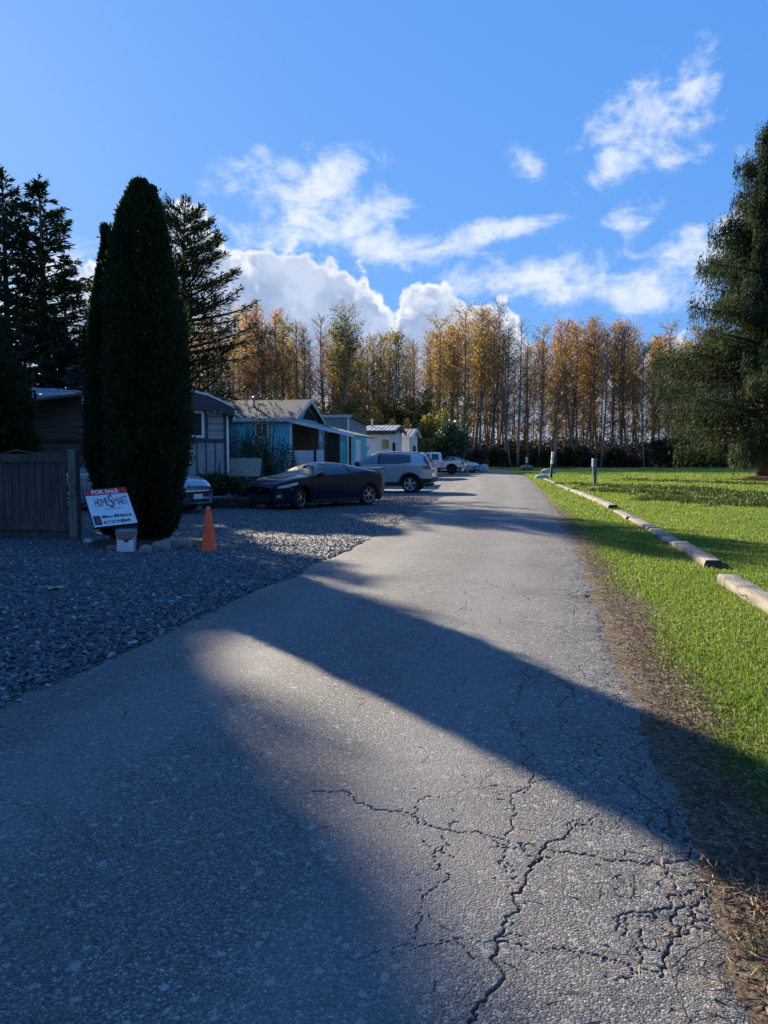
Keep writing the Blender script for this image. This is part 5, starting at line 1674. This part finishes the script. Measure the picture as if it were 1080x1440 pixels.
class Car:
    def __init__(s, name, label, cat, loc, rot, spec, pm, group='parked cars'):
        s.sp = spec; s.pm = pm
        s.root = thing(name, label, cat, loc, rot, group)
        sm = spec.get('sm', .05)
        s.x0, s.x1 = spec['top'][0][0], spec['top'][-1][0]
        s.fn = {k: (lambda xs, k=k: curve(spec[k], xs, sm if k in ('top', 'belt') else .10)) for k in ('top', 'belt', 'hw', 'bot')}
        s.n, s.k = spec.get('n', 3.2), spec.get('k', .20)
        s.body()

    def prm(s, x):
        b = s.fn['belt'](x); t_ = np.maximum(s.fn['top'](x), b + .015)
        return b, t_, s.fn['hw'](x), s.fn['bot'](x)

    def yk(s, r, b, t_, hw):
        """half width at fraction r of the way from belt to top"""
        return hw * np.maximum(0, 1 - np.clip(r, 0, 1) ** s.n) ** (1 / s.n) * (1 - s.k * r * np.clip((t_ - b) / .5, 0, 1))

    def side_y(s, x, z):
        b, t_, hw, bo = s.prm(x)
        r = (z - b) / (t_ - b)
        u = np.clip((z - bo) / (b - bo), 0, 1)
        low = hw * (1 - s.sp.get('tuck', .09) * (1 - u) ** 2.2)
        return np.where(z > b, s.yk(r, b, t_, hw), low)

    def body(s):
        xs = np.unique(np.concatenate([np.linspace(s.x0, s.x1, 170), s.x0 + np.array([.01, .025, .045]), s.x1 - np.array([.01, .025, .045])] + [np.array(s.sp.get('dense', []))]))
        b, t_, hw, bo = s.prm(xs)
        rows = []
        for u in np.linspace(0, 1, 22):
            z = bo + (b - bo) * u
            rows.append((s.side_y(xs, np.minimum(z, b - 1e-4)), z))
        for ph in np.linspace(0, math.pi / 2, 30)[1:]:
            r = math.sin(ph) ** (2 / s.n)
            rows.append((np.maximum(s.yk(np.full_like(xs, r), b, t_, hw), 0) if ph < 1.57 else np.zeros_like(xs), b + (t_ - b) * r))
        m = len(rows)
        Yv = np.array([q[0] for q in rows]); Zv = np.array([q[1] for q in rows])       # m x n
        n = len(xs)
        full_y = np.vstack([Yv, -Yv[-2::-1]]); full_z = np.vstack([Zv, Zv[-2::-1]])
        M = len(full_y)
        V = np.stack([np.broadcast_to(xs, (M, n)), full_y, full_z], -1).reshape(-1, 3)
        idx = np.arange(M * n).reshape(M, n)
        F = np.stack([idx[:-1, :-1], idx[1:, :-1], idx[1:, 1:], idx[:-1, 1:]], -1).reshape(-1, 4)
        cen = V[F].mean(1)
        kill = np.zeros(len(F), bool)
        for wx in s.sp['axles']:
            kill |= ((cen[:, 0] - wx) ** 2 + (cen[:, 2] - s.sp['wr']) ** 2 < s.sp['ar'] ** 2) & (np.abs(cen[:, 1]) > .45) & (cen[:, 2] < np.interp(cen[:, 0], xs, b))
        F = F[~kill]
        capA = idx[:, 0]; capB = idx[::-1, -1]
        me = mk_mesh('body', V, [F, capA[None], capB[None]], s.pm, True)
        s.bodyo = link('body', me, s.root)
        # dark underbody and wheel wells
        u = MB()
        lo = s.sp['bot'][len(s.sp['bot']) // 2][1]
        hwm = max(q[1] for q in s.sp['hw'])
        u.box(s.x0 + .12, -hwm + .27, lo - .02, s.x1 - .12, hwm - .27, .62)
        xa, xb = s.sp['axles']
        u.box(min(xa, xb) + s.sp['ar'] + .02, -hwm + .10, lo - .015, max(xa, xb) - s.sp['ar'] - .02, hwm - .10, lo + .16)
        u.build('underbody', m_black, s.root)
        for wx in s.sp['axles']:
            for sd in (1, -1):
                s.wheel(wx, sd)
                s.arch(wx, sd)

    def patch(s, name, bot_, top_, mat, off=.006, side=1, nu=22, nv=8, parent=None, smooth_=True):
        """panel lying on the flank between two (x, z) polylines"""
        def res(p):
            p = np.array(p, float)
            d = np.concatenate([[0], np.cumsum(np.linalg.norm(np.diff(p, axis=0), axis=1))]); d /= d[-1]
            q = np.linspace(0, 1, nu)
            return np.stack([np.interp(q, d, p[:, 0]), np.interp(q, d, p[:, 1])], -1)
        A, B = res(bot_), res(top_)
        v = np.linspace(0, 1, nv)[:, None]
        X = A[:, 0] * (1 - v) + B[:, 0] * v; Z = A[:, 1] * (1 - v) + B[:, 1] * v
        Yv = s.side_y(X.ravel(), Z.ravel()).reshape(X.shape)
        P_ = np.stack([X, Yv, Z], -1)
        # offset along the local normal
        gu = np.gradient(P_, axis=1); gv = np.gradient(P_, axis=0)
        N = unit(np.cross(gu, gv)); N = np.where(N[..., 1:2] < 0, -N, N)
        P_ = P_ + N * off
        P_[..., 1] *= side
        idx = np.arange(nu * nv).reshape(nv, nu)
        F = np.stack([idx[:-1, :-1], idx[:-1, 1:], idx[1:, 1:], idx[1:, :-1]], -1).reshape(-1, 4)
        if side > 0:
            F = F[:, ::-1]
        return link(name, mk_mesh(name, P_.reshape(-1, 3), F, mat, smooth_), parent or s.root)

    def over(s, name, xa, xb, ra, rb, mat, off=.006, n=16, parent=None):
        """panel over the top from one side to the other between stations xa and xb (windscreen, rear window, roof); ra, rb: start fraction from the belt"""
        xs = np.linspace(xa, xb, n); rr = np.linspace(ra, rb, n)
        b, t_, hw, bo = s.prm(xs)
        P_ = []
        for f in np.linspace(-1, 1, 31):
            ph0 = np.arcsin(np.clip(rr, 0, .999) ** (s.n / 2))
            ph = ph0 + (math.pi / 2 - ph0) * (1 - abs(f))
            r = np.sin(ph) ** (2 / s.n)
            y_ = s.yk(r, b, t_, hw) * (1 if f < 0 else -1)
            if f == 0:
                y_ = y_ * 0
            P_.append(np.stack([xs, y_, b + (t_ - b) * r], -1))
        P_ = np.array(P_)
        gu = np.gradient(P_, axis=1); gv = np.gradient(P_, axis=0)
        N = unit(np.cross(gu, gv)); N = np.where(N[..., 2:3] < 0, -N, N)
        P_ = P_ + N * off
        m = P_.shape[0]
        idx = np.arange(m * n).reshape(m, n)
        F = np.stack([idx[:-1, :-1], idx[1:, :-1], idx[1:, 1:], idx[:-1, 1:]], -1).reshape(-1, 4)
        return link(name, mk_mesh(name, P_.reshape(-1, 3), F, mat, True), parent or s.root)

    def arch(s, wx, sd):
        ar, wr = s.sp['ar'], s.sp['wr']
        wl = s.sp.get('lip', .03)
        a0 = math.asin(max(-1, min(1, (s.sp['bot'][len(s.sp['bot']) // 2][1] + .03 - wr) / ar)))
        A = np.linspace(a0, math.pi - a0, 30)
        P_ = []
        for j, r in enumerate((ar - .03, ar - .028, ar + wl)):
            x = wx + r * np.cos(A); z = wr + r * np.sin(A)
            y_ = s.side_y(x, z) + (-.10, .010, .010)[j]
            P_.append(np.stack([x, y_ * sd, z], -1))
        P_ = np.array(P_)
        idx = np.arange(3 * 30).reshape(3, 30)
        F = np.stack([idx[:-1, :-1], idx[:-1, 1:], idx[1:, 1:], idx[1:, :-1]], -1).reshape(-1, 4)
        link('wheel_arch', mk_mesh('wheel_arch', P_.reshape(-1, 3), F, s.sp.get('lipmat') or s.pm, True), s.root)
        # liner
        L = []
        for yy in (.35, float(s.side_y(np.array([wx + ar * .9]), np.array([wr + .1]))[0]) - .03):
            L.append(np.stack([wx + (ar + .0) * np.cos(A), np.full(30, yy * sd), wr + ar * np.sin(A)], -1))
        L = np.array(L); idx = np.arange(60).reshape(2, 30)
        F = np.stack([idx[:-1, :-1], idx[:-1, 1:], idx[1:, 1:], idx[1:, :-1]], -1).reshape(-1, 4)
        F2 = idx[0][None]
        link('arch_liner', mk_mesh('arch_liner', L.reshape(-1, 3), [F, F2], m_black), s.root)

    def wheel(s, wx, sd):
        wr, ww = s.sp['wr'], s.sp.get('ww', .21)
        rr = s.sp.get('rr', wr * .68)
        yo = float(s.side_y(np.array([wx + s.sp['ar'] * 1.02]), np.array([wr + .05]))[0]) - .015
        t_ = MB()
        prof = [(rr, -ww), (wr * .93, -ww), (wr * .985, -ww + .025), (wr, -ww + .05), (wr, -.05), (wr * .985, -.025), (wr * .93, -.004), (rr * 1.06, .0), (rr, -.012), (rr * .98, -.06), (rr * .98, -ww + .02)]
        t_.lathe(prof, 36, 'y', closed=True)
        # little tread grooves come from the bump; sidewall faces +y
        o = t_.build('wheel', m_tyre, s.root, True)
        o.location = (wx, yo * sd, wr)
        o.scale = (1, sd, 1)
        if s.sp.get('steer') and wx > 0:
            o.rotation_euler = (0, 0, s.sp['steer'])
        d = MB()
        d.lathe([(rr * .985, -.02), (rr * .985, -.045), (0, -.07)], 36, 'y')
        d.build('brake_backing', m_black, o, True)
        r_ = MB()
        r_.lathe([(rr * 1.0, -.004), (rr * .93, -.010), (rr * .90, -.035), (rr, -.04)], 36, 'y', closed=True)
        ns = s.sp.get('spokes', 5); sw_ = s.sp.get('sw', .062)
        for i in range(ns):
            a = 2 * math.pi * i / ns + .3
            ca, sa = math.cos(a), math.sin(a)
            if s.sp.get('twin'):
                arms = ((-.045, -.075), (.045, .075))
            else:
                arms = ((0, 0),)
            for (o0, o1) in arms:
                pts = []
                for (r, off_, wd_, yy) in ((.03, o0 * .5, sw_ * .9, -.006), (rr * .55, (o0 + o1) * .5, sw_, -.010), (rr * .95, o1, sw_ * 1.15, -.014)):
                    for q in (-wd_ / 2, wd_ / 2):
                        pts.append((ca * r - sa * (q + off_), yy, sa * r + ca * (q + off_)))
                back = [(x, yy - .03, z) for (x, yy, z) in pts]
                r_.add(pts + back, [(0, 1, 3, 2), (2, 3, 5, 4), (0, 2, 8, 6), (2, 4, 10, 8), (1, 7, 9, 3), (3, 9, 11, 5)])
        r_.lathe([(0, .0), (.045, -.003), (.065, -.012), (.07, -.04)], 20, 'y')
        r_.build('rim', s.sp.get('rimmat') or m_alloy, o)

    def door(s, name, bot_, top_, side=1, handle=None, seam=.012):
        bo, tp_ = np.array(bot_, float), np.array(top_, float)
        c = (bo.mean(0) + tp_.mean(0)) / 2
        gs = lambda p: [tuple(q + np.sign(q - c) * seam) for q in p]
        sm_ = s.patch('door_seam', gs(bo), gs(tp_), m_black, .0035, side)
        d = s.patch(name, bot_, top_, s.pm, .007, side)
        sm_.parent = d
        if handle:
            x, z = handle
            y_ = float(s.side_y(np.array([x]), np.array([z]))[0])
            h = MB()
            h.tube([(x - .10, y_ * side + .012 * side, z), (x - .085, (y_ + .035) * side, z + .004), (x + .085, (y_ + .035) * side, z + .004), (x + .10, (y_ + .012) * side, z)], .014, 6)
            h.build('handle', s.pm, d, True)
        return d

    def mirror(s, x, z, mat, side=1, size=1.0):
        y_ = float(s.side_y(np.array([x]), np.array([z]))[0])
        m = MB()
        m.tube([(x, (y_ - .02) * side, z - .05), (x - .01, (y_ + .08) * side, z - .01)], .025, 6)
        sx_, sy_, sz_ = .075 * size, .115 * size, .075 * size
        V, F = [], []
        nu, nv = 14, 9
        for j in range(nv):
            ph = -math.pi / 2 + math.pi * j / (nv - 1)
            for i in range(nu):
                a = 2 * math.pi * i / nu
                q = np.array([math.cos(ph) * math.cos(a), math.cos(ph) * math.sin(a), math.sin(ph)])
                q = np.sign(q) * np.abs(q) ** .65
                V.append((x + q[0] * sx_, (y_ + .15) * side + q[1] * sy_, z + q[2] * sz_ + .02))
        for j in range(nv - 1):
            for i in range(nu):
                F.append((j * nu + i, j * nu + (i + 1) % nu, (j + 1) * nu + (i + 1) % nu, (j + 1) * nu + i))
        m.add(V, F)
        m.build('mirror', mat, s.root, True)

    def bolt(s, name, poly, x, mat, depth=.02, bevel=.004, parent=None):
        """flat fitting on the nose or tail: polygon in (y, z)"""
        return MB().prism(poly, 'x', x, x + depth).build(name, mat, parent or s.root, bevel=bevel)


# ------------------------------------------------------------------ black coupe
coupe = dict(
    top=[(-2.12, .82), (-2.06, .95), (-1.92, 1.03), (-1.70, 1.045), (-1.25, 1.14), (-.80, 1.235), (-.40, 1.285), (-.05, 1.30), (.20, 1.28), (.45, 1.20), (.98, .955), (1.10, .935), (1.5, .885), (1.82, .81), (2.0, .735), (2.08, .68), (2.12, .60)],
    belt=[(-2.12, .72), (-1.95, .88), (-1.6, .95), (-1.15, .965), (-.4, .91), (.3, .885), (.95, .865), (1.35, .845), (1.75, .76), (2.0, .66), (2.12, .54)],
    hw=[(-2.12, .62), (-2.05, .72), (-1.85, .83), (-1.35, .89), (-.8, .865), (0, .855), (.8, .865), (1.3, .89), (1.7, .84), (1.92, .74), (2.06, .60), (2.12, .50)],
    bot=[(-2.12, .38), (-1.85, .24), (-1.2, .17), (0, .16), (1.2, .17), (1.8, .16), (2.12, .20)],
    axles=(-1.29, 1.28), wr=.315, ar=.345, ww=.215, rr=.225, lip=.018, spokes=5, twin=True, sw=.020, steer=R(22), n=2.7, k=.30, tuck=.07,
    rimmat=simple('bronze_grey_alloy', (.32, .27, .25), .3, .8))
fw, rw = G(426, 717.5), G(516.5, 711.5)
mid = (fw + rw) / 2
hd = R(-135)
left = np.array([-math.sin(hd), math.cos(hd), 0])
ctr = mid - left * .80
bc = Car('black_coupe', 'low black two door coupe parked on the gravel, nose to the left', 'car', (ctr[0], ctr[1], .03), hd, coupe, simple('black_paint', (.006, .010, .026), .22, 0, 0, .22), None)
for sd in (1, -1):
    bc.patch('side_window', [(.86, .915), (.40, .925), (-.30, .945), (-.47, .955)], [(.44, 1.165), (.15, 1.215), (-.20, 1.215), (-.40, 1.20)], m_sideglass, .009, sd)
    bc.patch('window_trim', [(1.0, .895), (.40, .90), (-.30, .92), (-1.10, .995)], [(.46, 1.205), (.15, 1.235), (-.25, 1.24), (-1.06, 1.10)], m_plast, .0045, sd, 30, 8)
    bc.patch('windscreen_pillar', [(1.04, .90), (.88, .905)], [(.50, 1.20), (.40, 1.21)], m_plast, .007, sd, 6, 10)
    bc.patch('quarter_window', [(-.53, .965), (-1.02, 1.01)], [(-.46, 1.19), (-.98, 1.075)], m_carglass, .009, sd)
    bc.door('door', [(1.0, .27), (-.52, .26)], [(.93, .865), (-.54, .915)], sd, (-.33, .80))
    bc.mirror(.72, .93, m_plast, sd, 1.05)
    bc.patch('side_skirt', [(.93, .175), (-.92, .175)], [(.93, .25), (-.92, .255)], m_plast, .012, sd)
    bc.patch('headlight', [(2.0, .585), (1.72, .62), (1.45, .70)], [(1.98, .645), (1.74, .70), (1.46, .755)], m_head, .008, sd)
    bc.patch('fog_light', [(2.0, .33), (1.90, .36)], [(2.0, .40), (1.92, .43)], m_head, .010, sd, 8, 4)
    bc.patch('bumper_vent', [(2.06, .24), (1.78, .27)], [(2.04, .50), (1.90, .50)], m_plast, .005, sd)
    bc.patch('side_marker', [(1.66, .545), (1.60, .55)], [(1.66, .575), (1.60, .58)], m_amber, .008, sd, 6, 3)
    bc.patch('tail_light', [(-1.80, .80), (-2.03, .76)], [(-1.74, .90), (-2.02, .89)], m_tail, .008, sd)
bc.over('windscreen', .93, .36, .24, .52, m_carglass_l, .005)
bc.over('rear_window', -.62, -1.55, .40, .25, m_carglass, .005)
bc.over('hood_scoop', 1.10, 1.62, .93, .95, simple('dark_hood_insert', (.012, .013, .018), .45), .012)
bc.bolt('grille', [(-.50, .20), (.50, .20), (.42, .40), (-.42, .40)], 2.118, m_plast)
bc.bolt('nose_emblem', [(.06 * math.cos(a), .50 + .03 * math.sin(a)) for a in np.linspace(0, 6.0, 12)], 2.118, m_chrome, .012, 0)
MB().prism([(-2.16, 1.075), (-1.88, 1.055), (-1.86, 1.085), (-2.13, 1.12)], 'y', -.66, .66).build('spoiler', bc.pm, bc.root, bevel=.008)

# ------------------------------------------------------------------ silver crossover
suv = dict(
    top=[(-2.2, .92), (-2.16, 1.08), (-2.0, 1.32), (-1.86, 1.52), (-1.74, 1.585), (-1.4, 1.615), (-.7, 1.64), (-.1, 1.64), (.2, 1.61), (.42, 1.53), (1.0, 1.13), (1.15, 1.09), (1.7, 1.03), (2.0, .96), (2.13, .86), (2.2, .74)],
    belt=[(-2.2, .84), (-2.05, 1.04), (-1.7, 1.13), (-1.2, 1.12), (0, 1.06), (.9, 1.03), (1.5, .98), (1.95, .88), (2.2, .68)],
    hw=[(-2.2, .70), (-2.1, .79), (-1.85, .87), (-1.35, .905), (0, .895), (1.3, .905), (1.8, .86), (2.05, .77), (2.2, .60)],
    bot=[(-2.2, .42), (-2.0, .34), (-1.2, .28), (0, .27), (1.2, .28), (2.0, .30), (2.2, .36)],
    axles=(-1.32, 1.32), wr=.345, ar=.40, ww=.22, rr=.235, lip=.075, spokes=5, sw=.085, n=3.0, k=.24, tuck=.05, lipmat=m_plast)
rw = G(576.6, 694)
hd = R(168)
fwd = np.array([math.cos(hd), math.sin(hd), 0]); left = np.array([-math.sin(hd), math.cos(hd), 0])
ctr = rw + fwd * 1.32 - left * .82
sv = Car('silver_crossover', 'silver five door crossover with black wheel arch trim behind the coupe', 'car', (ctr[0], ctr[1], .03), hd, suv, paint('silver_paint', (.40, .41, .43), .4, .3), None)
for sd in (1, -1):
    sv.patch('side_window', [(.92, 1.10), (.16, 1.12), (-.0, 1.125)], [(.40, 1.45), (.16, 1.53), (-.0, 1.545)], m_carglass_l, .007, sd)
    sv.patch('rear_side_window', [(-.08, 1.125), (-.85, 1.145), (-1.36, 1.20)], [(-.08, 1.545), (-.85, 1.54), (-1.30, 1.51)], m_carglass, .007, sd)
    sv.patch('window_pillar', [(.0, 1.125), (-.08, 1.125)], [(.0, 1.545), (-.08, 1.545)], m_plast, .008, sd, 4, 8)
    sv.door('front_door', [(.90, .44), (-.02, .43)], [(.98, 1.055), (-.02, 1.075)], sd, (.14, .97))
    sv.door('rear_door', [(-.06, .43), (-.92, .43), (-1.02, .75)], [(-.06, 1.08), (-.85, 1.10), (-1.18, 1.12)], sd, (-.88, 1.0))
    sv.patch('sill_cladding', [(.92, .285), (-.92, .285)], [(.92, .42), (-.92, .42)], m_plast, .012, sd)
    sv.mirror(.80, 1.12, m_plast, sd, 1.15)
    sv.patch('tail_light', [(-1.88, .96), (-2.13, .92)], [(-1.80, 1.07), (-2.09, 1.09)], m_tail, .012, sd)
    sv.patch('rear_bumper_cladding', [(-1.74, .31), (-2.17, .43)], [(-1.75, .58), (-2.185, .56)], m_plast, .012, sd)
    sv.patch('headlight', [(2.1, .80), (1.78, .86)], [(2.05, .90), (1.80, .95)], m_head, .008, sd)
    sv.patch('roof_rail', [(.20, 1.575), (-.6, 1.61), (-1.6, 1.575)], [(.20, 1.60), (-.6, 1.635), (-1.6, 1.60)], m_plast, .03, sd, 20, 3)
    sv.patch('quarter_trim', [(-1.42, 1.22), (-1.70, 1.30)], [(-1.36, 1.50), (-1.62, 1.50)], sv.pm, .006, sd)
    sv.patch('rear_quarter_glass', [(-1.93, 1.20), (-2.03, 1.18)], [(-1.80, 1.47), (-1.86, 1.46)], m_carglass, .008, sd, 6, 6)
sv.over('windscreen', .96, .36, .06, .45, m_carglass_l, .006)
sv.over('rear_window', -2.06, -1.84, .20, .45, m_carglass, .006)
sv.over('roof_panel', -1.66, .30, .90, .90, simple('grey_black_roof', (.05, .052, .058), .25, 0, .8), .004)
sv.bolt('number_plate', [(-.26, .78), (.26, .78), (.26, .90), (-.26, .90)], -2.225, m_plate)
sv.bolt('rear_bumper', [(-.68, .42), (.68, .42), (.70, .60), (-.70, .60)], -2.235, m_plast, .05, .02)
sv.bolt('grille', [(-.5, .62), (.5, .62), (.5, .74), (-.5, .74)], 2.195, m_plast)
sv.over('spoiler', -1.80, -1.66, .80, .80, sv.pm, .03)

# ------------------------------------------------------------------ white pickup
pick = dict(
    top=[(-2.55, .98), (-2.52, 1.06), (-.92, 1.08), (-.87, 1.10), (-.84, 1.30), (-.78, 1.70), (-.66, 1.745), (-.2, 1.76), (.35, 1.75), (.58, 1.69), (1.12, 1.22), (1.28, 1.15), (1.9, 1.10), (2.35, 1.03), (2.5, .95), (2.55, .80)],
    belt=[(-2.55, .95), (-2.45, 1.035), (-.9, 1.05), (0, 1.07), (1.1, 1.06), (1.9, 1.02), (2.4, .92), (2.55, .74)],
    hw=[(-2.55, .80), (-2.4, .85), (-1.6, .87), (0, .865), (1.6, .87), (2.2, .83), (2.45, .74), (2.55, .66)],
    bot=[(-2.55, .58), (-1.6, .52), (0, .46), (1.6, .48), (2.55, .50)],
    axles=(-1.62, 1.55), wr=.37, ar=.45, ww=.25, rr=.22, lip=.055, spokes=6, sw=.06, n=3.6, k=.22, tuck=.04, sm=.03, lipmat=m_plast, rimmat=m_plast)
rw = G(635, 668)
hd = R(172)
fwd = np.array([math.cos(hd), math.sin(hd), 0]); left = np.array([-math.sin(hd), math.cos(hd), 0])
ctr = rw + fwd * 1.62 - left * .78
pk = Car('white_pickup', 'white extended cab pickup truck beyond the silver crossover', 'pickup truck', (ctr[0], ctr[1], .03), hd, pick, paint('white_paint', (.66, .67, .68), .0, .35), None)
for sd in (1, -1):
    pk.patch('side_window', [(.98, 1.13), (.10, 1.14)], [(.55, 1.60), (.10, 1.64)], m_carglass, .008, sd)
    pk.patch('rear_side_window', [(-.04, 1.14), (-.62, 1.15)], [(-.04, 1.63), (-.58, 1.61)], m_carglass, .008, sd)
    pk.door('door', [(1.02, .54), (.04, .54)], [(1.05, 1.06), (.04, 1.07)], sd, (.16, .98))
    pk.door('rear_door', [(.0, .54), (-.72, .54)], [(.0, 1.07), (-.72, 1.06)], sd, None)
    pk.patch('bed_gap', [(-.86, .52), (-.90, .52)], [(-.86, 1.05), (-.90, 1.05)], m_black, .006, sd, 4, 8)
    pk.patch('tail_light', [(-2.40, .80), (-2.54, .80)], [(-2.38, 1.02), (-2.53, 1.0)], simple('dark_red_lens', (.10, .012, .016), .15), .012, sd, 8, 6)
    pk.mirror(.82, 1.15, m_plast, sd, 1.2)
    pk.patch('running_board', [(1.05, .46), (-1.1, .46)], [(1.05, .53), (-1.1, .54)], m_plast, .03, sd)
pk.over('windscreen', 1.08, .60, .06, .5, m_carglass, .006)
pk.over('rear_window', -.855, -.815, .22, .65, m_carglass, .006)
pk.over('bed_cover', -2.40, -.95, .55, .55, m_black, .006)
pk.bolt('tailgate', [(-.68, .62), (.68, .62), (.68, 1.02), (-.68, 1.02)], -2.565, pk.pm, .02, .01)
pk.bolt('rear_bumper', [(-.78, .42), (.78, .42), (.78, .58), (-.78, .58)], -2.66, m_chrome, .14, .02)

# ------------------------------------------------------------------ silver sedan beyond the pickup
sed = dict(
    top=[(-2.3, .86), (-2.25, .98), (-1.75, 1.05), (-1.55, 1.08), (-1.0, 1.35), (-.5, 1.43), (0, 1.44), (.3, 1.40), (.95, 1.05), (1.1, 1.0), (1.8, .93), (2.15, .80), (2.3, .66)],
    belt=[(-2.3, .76), (-2.1, .92), (-1.5, .97), (0, .93), (1.0, .90), (1.7, .83), (2.1, .70), (2.3, .56)],
    hw=[(-2.3, .68), (-2.1, .80), (-1.4, .89), (0, .885), (1.4, .89), (1.9, .83), (2.15, .72), (2.3, .56)],
    bot=[(-2.3, .36), (-1.9, .24), (0, .20), (1.9, .22), (2.3, .26)],
    axles=(-1.36, 1.40), wr=.32, ar=.36, ww=.20, rr=.21, lip=.02, spokes=7, sw=.035, n=3.0, k=.26, tuck=.07)


def saloon(name, label, loc, hd, spec, pm):
    c = Car(name, label, 'car', loc, hd, spec, pm, None)
    for sd in (1, -1):
        c.patch('side_window', [(.88, .96), (.05, .975)], [(.36, 1.28), (.05, 1.345)], m_carglass, .007, sd)
        c.patch('rear_side_window', [(-.03, .975), (-1.02, 1.02)], [(-.03, 1.345), (-.86, 1.30)], m_carglass, .007, sd)
        c.door('front_door', [(.96, .32), (.02, .31)], [(.98, .89), (.02, .925)], sd, (.16, .84))
        c.door('rear_door', [(-.02, .31), (-.92, .31)], [(-.02, .925), (-1.05, .95)], sd, (-.86, .87))
        c.patch('headlight', [(2.2, .60), (1.84, .68)], [(2.14, .70), (1.82, .80)], m_head, .010, sd)
        c.patch('tail_light', [(-2.0, .76), (-2.26, .74)], [(-1.95, .90), (-2.22, .90)], m_tail, .010, sd)
        c.mirror(.74, .99, pm, sd)
    c.over('windscreen', .92, .34, .06, .4, m_carglass_l, .006)
    c.over('rear_window', -1.0, -1.5, .4, .2, m_carglass, .006)
    c.bolt('grille', [(-.42, .42), (.42, .42), (.46, .56), (-.46, .56)], 2.295, m_plast)
    c.bolt('lower_grille', [(-.46, .28), (.46, .28), (.42, .37), (-.42, .37)], 2.295, m_plast)
    c.bolt('number_plate', [(-.17, .37), (.17, .37), (.17, .50), (-.17, .50)], 2.318, m_plate)
    c.bolt('chrome_strip', [(-.46, .565), (.46, .565), (.46, .59), (-.46, .59)], 2.296, m_chrome)
    return c


q = G(646, 665.5)
saloon('silver_sedan', 'silver sedan half hidden behind the white pickup bed', (q[0] - .3, q[1] + 1.2, .02), R(-40), sed, paint('pale_silver_paint', (.36, .38, .41), .5, .3))
# grey car behind the columnar evergreens: nose to the right
hd = R(-27)
fwd = np.array([math.cos(hd), math.sin(hd)])
fx = np.array([(275 - 540) / FPX * 18.9, 18.9])
sed2 = dict(sed)
sed2['top'] = [(x, z * 1.045) for x, z in sed['top']]
cc = fx - fwd * 2.25
saloon('grey_blue_car', 'blue grey car mostly hidden behind the columnar evergreens', (cc[0], cc[1], .03), hd, sed2, paint('blue_grey_paint', (.17, .21, .27), .5, .3))
